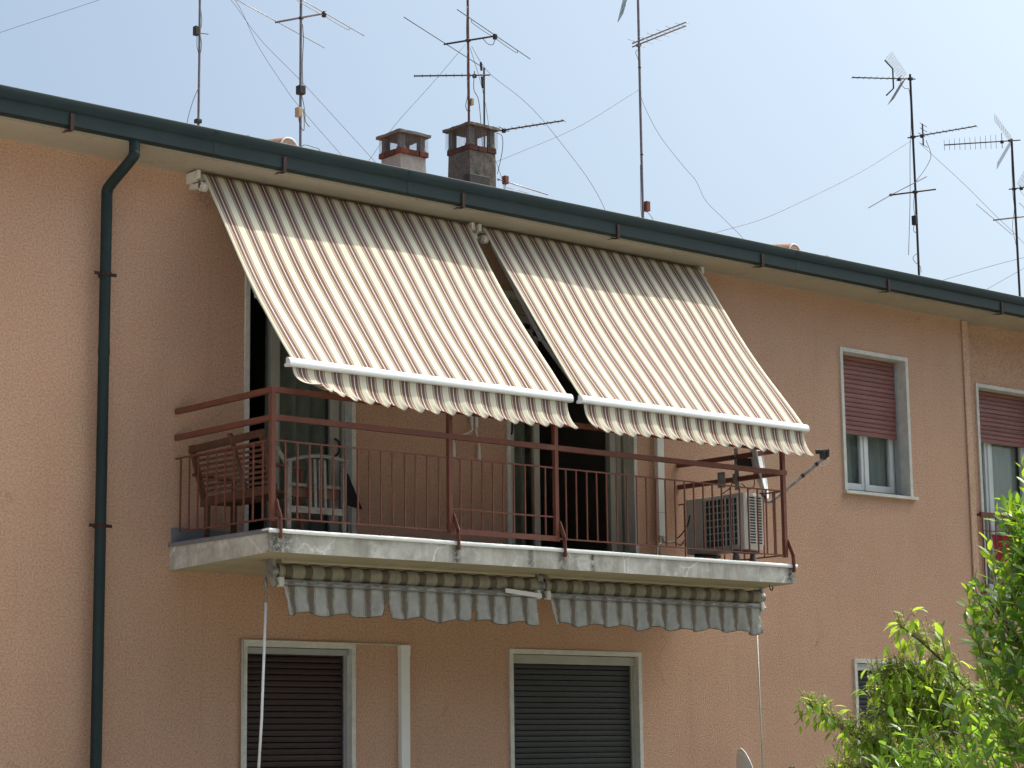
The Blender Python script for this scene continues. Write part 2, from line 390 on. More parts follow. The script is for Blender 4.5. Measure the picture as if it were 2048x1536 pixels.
def bez(pts, n=8):
    """smooth polyline through points (Catmull-Rom)"""
    P = [Vector(p) for p in pts]; P = [P[0]*2-P[1]]+P+[P[-1]*2-P[-2]]; out = []
    for i in range(1, len(P)-2):
        a, b, c, d = P[i-1:i+3]
        for k in range(n):
            t = k/n; out.append(.5*((2*b)+(c-a)*t+(2*a-5*b+4*c-d)*t*t+(3*b-a-3*c+d)*t**3))
    out.append(P[-2]); return out
def wobble(p, s, a): return noise.noise(Vector(p)*s)*a

# ------------------------------------------------------------------ ground
b = MB(); b.box((-600, -600, -.4), (600, 600, 0)); tag(b.build('ground', 'lawn'), kind='structure')
b = MB(); b.box((-60, -30, .001), (22, -7.5, .02)); tag(b.build('bounce_paving', 'bounce_paving'), kind='structure')  # unseen paving laid out and toned to throw sunlight back at the wall

b = MB(); b.box((-30, -20, .024), (6.5, -1.2, .034)); tag(b.build('bounce_ground', 'bounce_ground'), kind='structure')  # unseen pale sheet added to brighten the left wall by bounce

# ------------------------------------------------------------------ the building
bld = empty('apartment_building', (14, 0, 0), 'two-storey terracotta stucco apartment house with dark green gutter and tiled roof', 'building')
XL, XJ, XR = -1.0, 20.95, 38.0
ZS = 6.668                                              # underside of the eaves
# openings: name -> outer x0,x1,z0,z1 of the stone surround
OP = {'doorL': (10.601, 11.812, 3.36, 6.085), 'doorR': (13.635, 15.379, 3.36, 6.085), 'win': (18.594, 19.784, 4.459, 6.085),
      'lowL': (10.601, 11.812, .30, 2.596), 'lowM': (13.635, 15.379, .30, 2.596), 'lowR': (18.64, 19.817, 1.05, 2.596)}
TR = .045
def wall_holes(mb, x0, x1, z0, z1, y, th, holes):
    xs = sorted({x0, x1} | {v for h in holes for v in h[:2]}); zs = sorted({z0, z1} | {v for h in holes for v in h[2:]})
    idx = {}
    def vi(x, yy, z):
        k = (round(x, 4), round(yy, 4), round(z, 4))
        if k not in idx: idx[k] = len(mb.v); mb.v.append(Vector((x, yy, z)))
        return idx[k]
    for i in range(len(xs)-1):
        for j in range(len(zs)-1):
            cx, cz = (xs[i]+xs[i+1])/2, (zs[j]+zs[j+1])/2
            if any(h[0] < cx < h[1] and h[2] < cz < h[3] for h in holes): continue
            for yy, fl in ((y, 0), (y+th, 1)):
                q = [vi(xs[i], yy, zs[j]), vi(xs[i+1], yy, zs[j]), vi(xs[i+1], yy, zs[j+1]), vi(xs[i], yy, zs[j+1])]
                mb.f.append(q[::-1] if fl else q); mb.mi.append(0)
    for (a, c, e, g) in holes+[(x0, x1, z0, z1)]:
        for p, q in (((a, e), (c, e)), ((c, e), (c, g)), ((c, g), (a, g)), ((a, g), (a, e))):
            mb.f.append([vi(p[0], y, p[1]), vi(p[0], y+th, p[1]), vi(q[0], y+th, q[1]), vi(q[0], y, q[1])]); mb.mi.append(0)
inner = lambda o: (o[0]+.012, o[1]-.012, o[2], o[3]-.012)
b = MB(); wall_holes(b, XL, XJ, 0, ZS+.06, 0, .30, [inner(OP[k]) for k in OP]); b.build('wall', 'stucco', bld)
RD = .145                                                # right section stands back
FR = (21.24, 22.50, 3.36, 5.96)
b = MB(); wall_holes(b, XJ+.002, XR, 0, ZS+.06, RD, .30, [inner(FR)]); b.build('wall', 'stucco', bld)
b = MB(); b.box((XL, .302, 0), (XL+.3, 10, ZS+.06)); b.build('wall', 'stucco', bld)
b = MB(); b.box((XR-.3, RD+.302, 0), (XR, 10, ZS+.06)); b.build('wall', 'stucco', bld)
b = MB(); b.box((XL, 10.002, 0), (XR, 10.3, ZS+.06)); b.build('wall', 'stucco', bld)
b = MB(); b.box((XL+.302, .302, 3.05), (XR-.302, 9.99, 3.345)); b.build('floor_slab', 'interior', bld)
b = MB(); b.box((XL+.302, .302, ZS-.25), (XR-.302, 9.99, ZS-.05)); b.build('ceiling', 'interior', bld)
b = MB(); b.box((XL+.302, 4.2, .01), (XR-.302, 4.3, 3.04)); b.box((XL+.302, 4.2, 3.35), (XR-.302, 4.3, ZS-.26)); b.build('partition', 'interior', bld)
for px in (12.7, 16.8, 20.6):
    b = MB(); b.box((px, .31, 3.35), (px+.1, 4.19, ZS-.26)); b.build('partition', 'interior', bld)
    b = MB(); b.box((px, .31, .01), (px+.1, 4.19, 3.04)); b.build('partition', 'interior', bld)
# expansion joint strip
b = MB(); b.box((20.848, -.022, 0), (20.945, -.001, ZS-.005), .006); b.tube([(20.846, -.014, 0), (20.846, -.014, ZS-.01)], .012, 6); b.build('joint_strip', 'stucco_strip', bld)
# eaves soffit, two sections
b = MB(); b.box((XL-.4, -.47, ZS), (21.345, .29, ZS+.11)); b.box((XL-.4, -.008, ZS-.012), (20.84, -.0005, ZS+.001)); b.build('eaves_soffit', 'soffit', bld)
b = MB(); b.box((21.347, -.47, ZS+.03), (XR+.4, .44, ZS+.113)); b.build('eaves_soffit', 'soffit', bld)

# roof: deck, corrugated field, eave tiles
RS = .30
roofz = lambda y: 6.86+(y+.50)*RS
b = MB()
b.add([(XL-.4, -.46, 6.785), (XR+.4, -.46, 6.785), (XR+.4, 5, 8.41), (XL-.4, 5, 8.41), (XL-.4, 10.6, 6.73), (XR+.4, 10.6, 6.73),
       (XL-.4, -.46, 6.84), (XR+.4, -.46, 6.84), (XR+.4, 5, 8.478), (XL-.4, 5, 8.478), (XL-.4, 10.6, 6.798), (XR+.4, 10.6, 6.798)],
      [(0,3,2,1),(3,4,5,2),(6,7,8,9),(9,8,11,10),(0,1,7,6),(4,10,11,5),(0,6,9,3),(3,9,10,4),(1,2,8,7),(2,5,11,8)])
roof = b.build('roof', 'roof_tile', bld)
PT = .205
nx = int((XR-XL+.4)/PT)
def tile_profile(k, y, z):
    out = []
    for i in range(7):
        t = i/6*PI; out.append((XL-.3+k*PT+PT*.5-math.cos(t)*PT*.5, y, z+math.sin(t)*.055))
    return out
b = MB()
for k in range(nx):
    for (ya, yb) in ((-.16, 4.98), (5.02, 10.5)):
        za, zb = (roofz(ya)+.012, roofz(yb)+.012) if yb < 5 else (roofz(4.98)+.012, roofz(4.98)+.012-RS*5.5)
        p, q = tile_profile(k, ya, za), tile_profile(k, yb, zb)
        b.add(p+q, [(i, i+1, i+8, i+7) for i in range(6)])
b.build('tile_field', 'roof_tile', roof, smooth=60, kind='stuff')
b = MB()
for i in range(9):
    t0 = i/8*PI
    for yy, r, dz in ((0, .085, 0), (.42, .072, 0)):
        b.v.append(Vector((-math.cos(t0)*r, yy, math.sin(t0)*r*.72+yy*RS)))
    for yy, r in ((0, .070), (.42, .058)):
        b.v.append(Vector((-math.cos(t0)*r, yy, math.sin(t0)*r*.72+yy*RS)))
for i in range(8):
    a, c = i*4, i*4+4
    b.f += [[a, c, c+1, a+1], [a+2, a+3, c+3, c+2], [a, a+2, c+2, c]]; b.mi += [0]*3
tile_me = b.mesh('tile', 'roof_tile', Vector(), 50)
for k in range(nx):
    x = XL-.3+k*PT+PT*.5
    if not 4.5 < x < 34: continue
    inst('tile', tile_me, roof, (x+rnd.uniform(-.012, .012), -.50+rnd.uniform(-.015, .03), 6.870+rnd.uniform(-.008, .011)), (rnd.uniform(-.02, .015), 0, rnd.uniform(-.05, .05)))
b = MB()
for i in range(int((XR-XL)/.4)):
    x = XL-.3+i*.4; b.tube([(x, 5, 8.50), (x+.43, 5, 8.515)], [.12, .10], 10)
b.build('ridge_tiles', 'roof_tile', roof, smooth=60, kind='stuff')

# gutter with straps
prof = [(-.445, 6.905), (-.445, 6.70), (-.455, 6.690), (-.548, 6.689), (-.560, 6.694), (-.557, 6.795), (-.558, 6.806), (-.566, 6.812),
        (-.571, 6.825), (-.581, 6.895), (-.579, 6.908), (-.570, 6.914), (-.560, 6.908), (-.558, 6.895), (-.550, 6.82), (-.546, 6.81), (-.545, 6.705), (-.46, 6.704), (-.455, 6.905)]
b = MB(); b.extrude_x([p for p in prof], XL-.45, XR+.45, True, 40)
gut = b.build('gutter', 'gutter_paint', bld, smooth=35)
for x in (6.4, 8.53, 10.63, 12.66, 14.66, 16.76, 18.83, 20.9, 23.0):
    b = MB(); b.box((x-.017, -.572, 6.655), (x+.017, -.562, 6.795)); b.box((x-.017, -.5615, 6.655), (x+.017, -.50, 6.663)); b.bar((x, -.515, 6.659), (x-.0, -.44, 6.675), .03, .008)
    b.bar((x, -.45, 6.67), (x, -.30, ZS+.01), .03, .008); b.build('gutter_strap', 'rust_strap', gut)
for x in (9.9, 12.0, 17.3):
    b = MB(); b.extrude_x([(y-.0025 if y < -.5 else y, z) for y, z in prof[3:11]], x, x+.04, False); b.build('gutter_joint', 'gutter_paint', gut)

# downspout
DX = 9.135
path = bez([(DX+.02, -.50, 6.70), (DX+.02, -.50, 6.60), (DX+.015, -.475, 6.545), (DX, -.16, 6.385), (DX, -.105, 6.33), (DX, -.10, 6.24), (DX, -.10, 5.2)], 8)
b = MB(); b.tube(path+[Vector((DX, -.10, 4)), Vector((DX, -.10, 2)), Vector((DX, -.10, .05))], .047, 14)
ds = b.build('downspout', 'gutter_paint', bld, smooth=60)
for z in (6.375, 5.62, 3.50, 1.3):
    b = MB()
    if z < 6:
        for t in range(16):
            a0, a1 = 2*PI*t/16, 2*PI*(t+1)/16
            b.bar((DX+math.cos(a0)*.051, -.10+math.sin(a0)*.051, z), (DX+math.cos(a1)*.051, -.10+math.sin(a1)*.051, z), .006, .028)
        b.box((DX-.105, -.107, z-.014), (DX-.05, -.097, z+.014)); b.box((DX+.05, -.107, z-.014), (DX+.105, -.097, z+.014))
        b.box((DX-.012, -.05, z-.012), (DX+.012, .0, z+.012)); b.build('pipe_clamp', 'rust_strap', ds)
    else:
        b.tube([(DX, -.1, 5.0), (DX, -.1, 4.93)], .0505, 14); b.build('pipe_socket', 'gutter_paint', ds, smooth=40)

# ---- window and door surrounds, shutters, sashes
def surround(name, o, y=0, sill=None, depth=.30, legs=True):
    x0, x1, z0, z1 = o; b = MB(); p = y-.022
    b.box((x0, p, z0), (x0+TR, y+depth, z1-TR-.0005)); b.box((x1-TR, p, z0), (x1, y+depth, z1-TR-.0005)); b.box((x0, p-.002, z1-TR), (x1, y+depth, z1))
    return b.build(name, 'stone_trim', bld)
def shutter(o, z_low, y, mat, pitch=.053, head=.0, headmat='head_rail', guides='head_rail', gw=.03):
    x0, x1, z1 = o[0]+TR+.004, o[1]-TR-.004, o[3]-TR-.004
    b = MB(); b.box((x0, y-.02, o[2]+.03), (x0+gw, y+.03, z1)); b.box((x1-gw, y-.02, o[2]+.03), (x1, y+.03, z1))
    if head: b.box((x0+.001, y-.045, z1-head), (x1-.001, y-.0205, z1-.001), .004)
    sh = b.build('roller_shutter', guides, bld)
    wd = x1-x0-2*gw-.006; m = MB()
    m.extrude_x([(-.003, -pitch/2+.003), (-.008, -pitch/2+.007), (-.0105, 0), (-.008, pitch/2-.006), (-.002, pitch/2-.001), (.006, pitch/2-.001), (.006, -pitch/2+.003)], -wd/2, wd/2)
    me = m.mesh('slat', mat, Vector()); z = z1-pitch/2-head*.3
    while z > z_low+.02:
        inst('slat', me, sh, ((x0+x1)/2, y+.004+rnd.uniform(0, .0015), z), (rnd.uniform(-.02, .02), 0, rnd.uniform(-.0006, .0006))); z -= pitch
    b = MB(); b.box((x0+gw+.002, y-.006, z+pitch/2-.05), (x1-gw-.002, y+.010, z+pitch/2-.002), .003); b.build('bottom_bar', mat, sh)
    return sh
def sash(parent, x0, x1, z0, z1, y, mat, fw=.055, fb=None, th=.05, pane=True):
    fb = fb or fw; b = MB()
    b.box((x0, y, z0), (x0+fw, y+th, z1), .005); b.box((x1-fw, y, z0), (x1, y+th, z1), .005)
    b.box((x0+fw+.0005, y+.003, z0), (x1-fw-.0005, y+th-.003, z0+fb), .004); b.box((x0+fw+.0005, y+.003, z1-fw), (x1-fw-.0005, y+th-.003, z1), .004)
    s = b.build('sash', mat, parent)
    if pane:
        g = MB(); g.box((x0+fw-.004, y+.022, z0+fb-.004), (x1-fw+.004, y+.028, z1-fw+.004)); g.build('pane', 'glass', parent)
    return s
def drape(parent, x0, x1, z0, z1, y, mat, k=9, amp=.02):
    b = MB(); b.grid(int((x1-x0)*70), 6, lambda u, v: (x0+(x1-x0)*u, y+amp*math.sin(u*(x1-x0)*2*PI*k)+amp*.5*math.sin(u*(x1-x0)*2*PI*k*.37+1)+.01*v, z1+(z0-z1)*v))
    return b.build('curtain', mat, parent, smooth=True)

# upper right window: half lowered red shutter, white casement below, deep stone reveal
o = OP['win']; s = surround('window', o)
b = MB(); b.box((o[0]-.012, -.055, o[2]-.035), (o[1]+.055, .17, o[2]), .004); b.build('sill', 'stone_trim', s)
shutter(o, 5.16, .13, 'slat_red', .0535)
x0, x1 = o[0]+TR+.004, o[1]-TR-.004
b = MB(); b.box((x0, .19, o[2]+.001), (x0+.035, .25, 5.9)); b.box((x1-.035, .19, o[2]+.001), (x1, .25, 5.9)); b.box((x0+.036, .19, o[2]+.001), (x1-.036, .25, o[2]+.045)); b.build('frame', 'sash_white', s)
mid = (x0+x1)/2
sash(s, x0+.04, mid-.004, o[2]+.05, 5.9, .18, 'sash_white', .062, .075); sash(s, mid+.004, x1-.04, o[2]+.05, 5.9, .18, 'sash_white', .062, .075)
b = MB(); b.box((mid-.02, .168, o[2]+.05), (mid+.02, .1795, 5.9), .003); b.build('meeting_stile', 'sash_white', s)
drape(s, x0+.06, x1-.05, o[2]+.08, 5.9, .27, 'curtain_white', 8, .012)

# left balcony door: glazed leaf ajar with grey curtain, dark gap on its left
o = OP['doorL']; s = surround('balcony_door', o)
b = MB(); b.box((11.735, .085, 3.37), (11.764, .15, 6.03)); b.box((10.65, .10, 5.90), (11.733, .16, 6.03)); b.box((10.65, .10, 3.37), (10.69, .15, 5.899)); b.build('frame', 'sash_grey', s)
sash(s, 10.955, 11.715, 3.40, 5.895, .10, 'sash_grey', .098, .14)
b = MB(); b.tube(bez([(11.665, .10, 4.30), (11.672, .055, 4.33), (11.672, .05, 4.42), (11.665, .10, 4.46)], 5), .011, 8); b.build('handle', 'black_plastic', s, smooth=60)
b = MB(); b.box((11.600, .086, 4.46), (11.625, .0995, 4.60), .003); b.build('hinge', 'sash_grey', s)
drape(s, 11.0, 11.70, 3.42, 5.9, .24, 'curtain_grey', 6, .03)
# right balcony door: open, narrow glazed leaf at its left
o = OP['doorR']; s = surround('balcony_door', o)
b = MB(); b.box((13.682, .09, 3.37), (13.715, .15, 6.03)); b.box((15.10, .085, 3.37), (15.18, .15, 5.90)); b.box((15.20, .095, 3.37), (15.262, .15, 5.90)); b.box((13.716, .10, 5.901), (15.331, .16, 6.03)); b.box((15.29, .085, 3.37), (15.331, .15, 5.899)); b.build('frame', 'sash_grey', s)
sash(s, 13.755, 14.16, 3.40, 5.895, .10, 'sash_grey', .075, .10)
b = MB(); b.tube(bez([(13.768, .10, 4.86), (13.760, .05, 4.84), (13.760, .05, 4.70), (13.768, .10, 4.68)], 5), .010, 8); b.build('handle', 'black_plastic', s, smooth=60)
drape(s, 13.95, 14.12, 3.42, 5.9, .26, 'curtain_grey', 8, .03)
b = MB(); b.box((13.69, .10, 5.70), (15.33, .135, 5.76)); b.build('transom', 'sash_grey', s)
# lower floor
o = OP['lowL']; s = surround('door_surround', o); shutter(o, .34, .07, 'slat_maroon', .0535, .055, guides='head_rail')
b = MB(); b.box((11.64, .032, 2.495), (11.70, .049, 2.545), .004); b.build('screen_corner', 'black_plastic', s)
o = OP['lowM']; s = surround('door_surround', o); shutter(o, .34, .07, 'slat_grey', .0535, .085, guides='sash_grey', gw=.035)
o = OP['lowR']; s = surround('window', o); b = MB(); b.box((o[0]-.02, -.055, o[2]-.035), (o[1]+.05, .15, o[2])); b.build('sill', 'stone_trim', s)
shutter(o, 1.62, .07, 'slat_grey', .0535, .075, guides='sash_white')
sash(s, o[0]+TR+.04, (o[0]+o[1])/2-.004, o[2]+.02, 2.4, .17, 'sash_white', .06); sash(s, (o[0]+o[1])/2+.004, o[1]-TR-.04, o[2]+.02, 2.4, .17, 'sash_white', .06)
drape(s, o[0]+.1, o[1]-.1, o[2]+.05, 2.45, .36, 'curtain_white', 8)
# far right french window with guard rail
o = FR; s = surround('french_window', o, RD); shutter((o[0], o[1], o[2], o[3]), 5.31, RD+.12, 'slat_red', .0535)
x0, x1 = o[0]+TR+.01, o[1]-TR-.01; mid = (x0+x1)/2
sash(s, x0+.03, mid-.2, 3.40, 5.85, RD+.17, 'sash_white', .07, .12); sash(s, mid-.192, x1-.03, 3.40, 5.85, RD+.17, 'sash_white', .07, .12)
b = MB(); b.box((mid-.225, RD+.155, 3.4), (mid-.165, RD+.1695, 5.85), .004); b.build('meeting_stile', 'sash_white', s)
drape(s, x0+.06, x1-.05, 3.45, 5.9, RD+.27, 'curtain_white', 8, .012)
b = MB(); b.bar((21.10, RD-.10, 4.35), (22.7, RD-.10, 4.35), .035, .055); b.bar((21.12, RD-.10, 4.16), (22.7, RD-.10, 4.16), .012); b.bar((21.12, RD-.10, 3.42), (22.7, RD-.10, 3.42), .012)
b.bar((21.12, RD-.10, 4.35), (21.12, RD, 4.35), .03); b.bar((21.12, RD-.10, 3.42), (21.12, RD, 3.42), .02); b.bar((22.69, RD-.10, 4.35), (22.69, RD, 4.35), .03)
gr = b.build('guard_rail', 'railing_paint', bld)
me = boxmesh('baluster', .013, .013, .92, 'railing_paint')
for k in range(13): inst('baluster', me, gr, (21.14+k*.125, RD-.10, 3.885))

# ---- chimneys
def chimney(x0, y0, w_, z_brick, z_cap, cap_w, stackmat, capmat, brickmat, drop, over):
    """near (-x,-y) corner of the cap at x0,y0"""
    i0 = (cap_w-w_)/2; sx, sy = x0+i0, y0+i0; zb = roofz(y0)-.1
    bm = bmesh.new(); bmesh.ops.create_cube(bm, size=1)
    bmesh.ops.subdivide_edges(bm, edges=bm.edges[:], cuts=4, use_grid_fill=True)
    for v in bm.verts:
        v.co = Vector((sx+w_/2+v.co.x*w_, sy+w_/2+v.co.y*w_, (zb+z_brick)/2+v.co.z*(z_brick-zb)))
        v.co.x += wobble(v.co, 9, .012); v.co.y += wobble(v.co+Vector((3, 0, 0)), 9, .012)
    m = MB(); m.bm(bm); ch = m.build('chimney', stackmat, bld)
    bh = .075; n = 3; ww = w_+2*over; bl = ww/n; ox, oy = sx-over, sy-over
    bme = boxmesh('brick', bl-.008, .11, bh-.008, brickmat, .007); bme2 = boxmesh('brick', .11, bl-.008, bh-.008, brickmat, .007)
    for k in range(n):
        for yy in (oy+.055, oy+ww-.055):
            inst('brick', bme, ch, (ox+bl*(k+.5), yy+rnd.uniform(-.006, .006), z_brick+bh/2+rnd.uniform(-.004, .004)), (rnd.uniform(-.04, .04), rnd.uniform(-.03, .03), rnd.uniform(-.05, .05)))
    for xx in (ox+.055, ox+ww-.055):
        inst('brick', bme2, ch, (xx+rnd.uniform(-.006, .006), oy+ww/2, z_brick+bh/2), (rnd.uniform(-.03, .03), rnd.uniform(-.04, .04), rnd.uniform(-.05, .05)), (1, 1.5, 1))
    zt = z_brick+bh
    for ax in (0, 1):
        for ay in (0, 1):
            px, py = sx+(.005 if ax == 0 else w_-.08), sy+(.005 if ay == 0 else w_-.08)
            b = MB(); b.box((px, py, zt-.012), (px+.075, py+.075, z_cap+.01), .010)
            for v in b.v: v.x += wobble(v*1.0, 14, .012); v.y += wobble(v+Vector((1, 5, 2)), 14, .012)
            # mortar lump at the foot
            b.tube([(px+.04, py+.04, zt-.01), (px+.04, py+.04, zt+.025), (px+.04, py+.04, zt+.06)], [.07, .055, .04], 8)
            b.build('post', capmat, ch)
    ct = .035; b = MB(); c2 = cap_w
    nxx = 8
    def capz(u, v): return drop*(1-max(abs(u-.5), abs(v-.5))*2)
    top = [[None]*(nxx+1) for _ in range(nxx+1)]
    for side in (0, 1):
        k = len(b.v)
        for i in range(nxx+1):
            for j in range(nxx+1):
                u, v = i/nxx, j/nxx; p = Vector((x0+u*c2, y0+v*c2, z_cap+capz(u, v)*(.55 if side == 0 else 1)+(ct if side else 0)-.004))
                p += Vector((wobble(p, 13, .012), wobble(p+Vector((7, 0, 0)), 13, .012), wobble(p+Vector((0, 7, 0)), 17, .010))); b.v.append(p)
        for i in range(nxx):
            for j in range(nxx):
                q = [k+i*(nxx+1)+j, k+(i+1)*(nxx+1)+j, k+(i+1)*(nxx+1)+j+1, k+i*(nxx+1)+j+1]
                b.f.append(q if side else q[::-1]); b.mi.append(0)
    K = (nxx+1)**2; ring = [i*(nxx+1) for i in range(nxx+1)]+[nxx*(nxx+1)+j for j in range(1, nxx+1)]+[i*(nxx+1)+nxx for i in range(nxx-1, -1, -1)]+[j for j in range(nxx-1, 0, -1)]
    for i in range(len(ring)):
        a, c = ring[i], ring[(i+1) % len(ring)]; b.f.append([a, c, c+K, a+K]); b.mi.append(0)
    b.build('cap', capmat, ch)
    # wire netting round the flue opening
    m = MB(); e = .018; za, ze = zt+.005, z_cap-.01
    A = [(sx-e, sy-e), (sx+w_+e, sy-e), (sx+w_+e, sy+w_+e), (sx-e, sy+w_+e)]
    for q in range(4):
        (ax, ay), (bx, by) = A[q], A[(q+1) % 4]; nn = 22
        for i in range(nn+1):
            t = i/nn; X, Y = ax+(bx-ax)*t+rnd.uniform(-.003, .003), ay+(by-ay)*t+rnd.uniform(-.003, .003)
            m.bar((X, Y, za), (X+rnd.uniform(-.008, .008), Y, ze), .0011)
        for i in range(12):
            z = za+(ze-za)*i/11; m.bar((ax, ay, z+rnd.uniform(-.004, .004)), (bx, by, z+rnd.uniform(-.004, .004)), .0011)
    m.build('wire_netting', 'antenna_alloy', ch, kind='stuff')
    return ch
c1 = chimney(15.467, 4.0, .385, 8.70, 8.955, .48, 'render_light', 'concrete_grey', 'brick', .07, .025)
c2 = chimney(16.52, 3.98, .42, 8.925, 9.235, .51, 'concrete_dark', 'concrete_dark', 'brick_old', .09, .012)
c1['label'] = 'low chimney with pale stack and bright red brick course'; c2['label'] = 'tall weathered grey chimney with lichen'
b = MB(); b.box((16.44, 3.88, roofz(3.9)-.1), (16.77, 4.0, 8.575), .01); b.build('flashing', 'antenna_dark', c2)

# ---- roof vents (arched tile with louvred grille)
def vent(x, y, z):
    b = MB(); n = 12
    for i in range(n+1):
        t = i/n*PI
        for yy, r in ((.42, .06), (.02, .115), (0, .115)): b.v.append(Vector((x-math.cos(t)*r, y+yy, z+math.sin(t)*r*1.05+yy*RS)))
    for i in range(n):
        a = i*3; b.f += [[a, a+1, a+4, a+3], [a+1, a+2, a+5, a+4]]; b.mi += [0, 0]
    v = b.build('roof_vent', 'roof_tile', bld, smooth=50, solid=.012)
    b = MB()
    for k in range(9):
        h = .004+k*.0125; wd = math.sqrt(max(.0004, .108**2-h*h)); b.bar((x-wd, y+.002, z+h), (x+wd, y+.002, z+h), .016, .004, up=(0, -.6, 1))
    b.build('louvre', 'white_plastic', v)
    b = MB(); b.tube([(x-math.cos(i/12*PI)*.112, y-.004, z+math.sin(i/12*PI)*.118) for i in range(13)], .010, 6); b.build('rim', 'white_plastic', v, smooth=True)
vent(13.16, 3.0, 8.105); vent(21.30, 3.0, 8.105)

# ---- balcony slab
X0, X1, D, ZT, ZB = 9.862, 16.062, 1.497, 3.404, 3.215
b = MB()
pts_b = [(X0, -.002, ZB-.045), (X1, -.002, ZB-.045), (X1, -D, ZB), (X0, -D, ZB)]
n = 24
b.grid(n*2, 3, lambda u, v: (X0+(X1-X0)*u, -D+wobble((u*9, v*3, 0), 3, .004), ZB+(ZT-.03-ZB)*v))
b.grid(8, 3, lambda u, v: (X0+wobble((u*5, v*3, 4), 3, .004), -.002-(D-.002)*u, (ZB-.045*(1-u))+(ZT-.03-(ZB-.045*(1-u)))*v))
b.grid(8, 3, lambda u, v: (X1, -.002-(D-.002)*(1-u), (ZB-.045*u)+(ZT-.03-(ZB-.045*u))*v))
slab = b.build('balcony_slab', 'slab_paint', bld)
b = MB(); b.add([(X0+.004, -.002, ZB-.043), (X1-.004, -.002, ZB-.043), (X1-.004, -D+.004, ZB+.002), (X0+.004, -D+.004, ZB+.002), (X0+.004, -.002, ZB-.01), (X1-.004, -.002, ZB-.01), (X1-.004, -D+.004, ZB+.02), (X0+.004, -D+.004, ZB+.02)],
    [(0,1,2,3), (4,7,6,5), (0,4,5,1), (1,5,6,2), (2,6,7,3), (3,7,4,0)]); b.build('slab_underside', 'slab_under', slab)
b = MB(); b.box((X0+.01, -D+.01, ZT-.06), (X1-.01, -.003, ZT-.025)); b.build('balcony_floor', 'stone_plain', slab)
cp = lambda dd: [(-dd-.012, ZT-.036), (-dd-.016, ZT-.030), (-dd-.016, ZT-.010), (-dd-.010, ZT-.002), (-dd+.0, ZT), (-dd+.09, ZT-.004), (-dd+.09, ZT-.018), (-dd-.002, ZT-.018), (-dd-.004, ZT-.036)]
b = MB(); b.extrude_x(cp(D), X0-.02, X1+.03, True, 30)
for v in b.v: v.z += wobble((v.x, 0, 0), 1.3, .004)
b.build('metal_edging', 'cap_metal_lit', slab, smooth=40)
b = MB(); b.extrude_x([(-y, z) for y, z in [(X0-.012-.004, ZT-.038), (X0-.016-.004, ZT-.01), (X0-.01, ZT-.001), (X0+.09, ZT-.005), (X0+.09, ZT-.018), (X0-.002, ZT-.019), (X0-.003, ZT-.038)]], 0, 1)
b.v = [Vector((-v.y, -.002-(D-.02)*v.x, v.z)) for v in b.v]; b.f = [f[::-1] for f in b.f]; b.build('metal_edging', 'cap_grey', slab)
b = MB(); b.v = []; b.box((X1-.07, -D+.10, ZT-.017), (X1+.02, -.002, ZT-.003)); b.build('metal_edging', 'cap_grey', slab)
for a_, c_, h_ in ((X0+.012, 10.598, .13), (11.815, 13.632, .08), (15.382, X1-.02, .08)):
    b = MB(); b.box((a_, -.016, ZT-.02), (c_, -.002, ZT+h_)); b.build('skirting', 'cap_grey', slab)
b = MB(); b.tube(bez([(15.93, -1.28, ZB+.02), (15.93, -1.28, ZB-.03), (15.955, -1.28, ZB-.055), (15.975, -1.28, ZB-.035), (15.968, -1.28, ZB-.015)], 5), .006, 6); b.build('ceiling_hook', 'antenna_dark', slab, smooth=True)

# ---- balcony railing
YR = -(D-.05); XA, XB = X0+.05, X1-.075
ZR1, ZR2 = 4.535, 4.308
b = MB(); sec = .046
for z in (ZR1, ZR2):
    b.bar((XA-sec/2, YR, z), (XB+sec/2+(.02 if z == ZR2 else 0), YR, z), .040, sec); b.bar((XA, YR+.0205, z-.001), (XA, -.001, z-.001), .040, sec); b.bar((XB, YR+.0205, z-.001), (XB, -.001, z-.001), .040, sec)
rail = b.build('balcony_railing', 'railing_paint', bld)
posts = [XA, 11.748, 12.972, XB]
for x in posts:
    b = MB(); b.box((x-.02, YR-.0195, 3.47), (x+.02, YR+.0195, ZR2-sec/2-.001)); b.box((x-.02, YR-.0195, ZR2+sec/2+.001), (x+.02, YR+.0195, ZR1-sec/2-.001)); b.build('post', 'railing_paint', rail)
    b = MB(); xo = x+.032
    b.bar((xo, YR-.004, 3.64), (xo, YR-.075, 3.487), .010, .042, up=(0, 1, .4)); b.bar((xo, YR-.073, 3.495), (xo, YR-.078, 3.325), .010, .040, up=(0, 1, 0)); b.build('foot_bracket', 'railing_paint', rail)
TB_, BB_ = 4.125, 3.492
def thin(p, q, t=.013):
    b = MB(); p, q = Vector(p), Vector(q); n = 6
    for i in range(n):
        a, c = p.lerp(q, i/n), p.lerp(q, (i+1)/n); a.z += wobble(a, 2, .006) if i else 0; c.z += wobble(c, 2, .006) if i < n-1 else 0
        b.bar(a, c, t)
    b.build('thin_rail', 'railing_paint', rail)
for a, c in ((XA+.021, 11.727), (11.769, 12.951), (12.993, XB-.021)):
    thin((a, YR, TB_), (c, YR, TB_))
    if a != 11.769: thin((a, YR, BB_), (c, YR, BB_))
thin((11.769, YR, 3.685), (12.951, YR, 3.685)); b = MB(); b.box((11.73, YR-.030, 3.465), (12.99, YR-.0205, 3.512)); b.build('flat_rail', 'railing_paint', rail)
for X in (XA, XB): thin((X, YR+.021, TB_), (X, -.001, TB_)); thin((X, YR+.021, BB_), (X, -.10, BB_))
bal = boxmesh('baluster', .012, .012, TB_-BB_+.0, 'railing_paint')
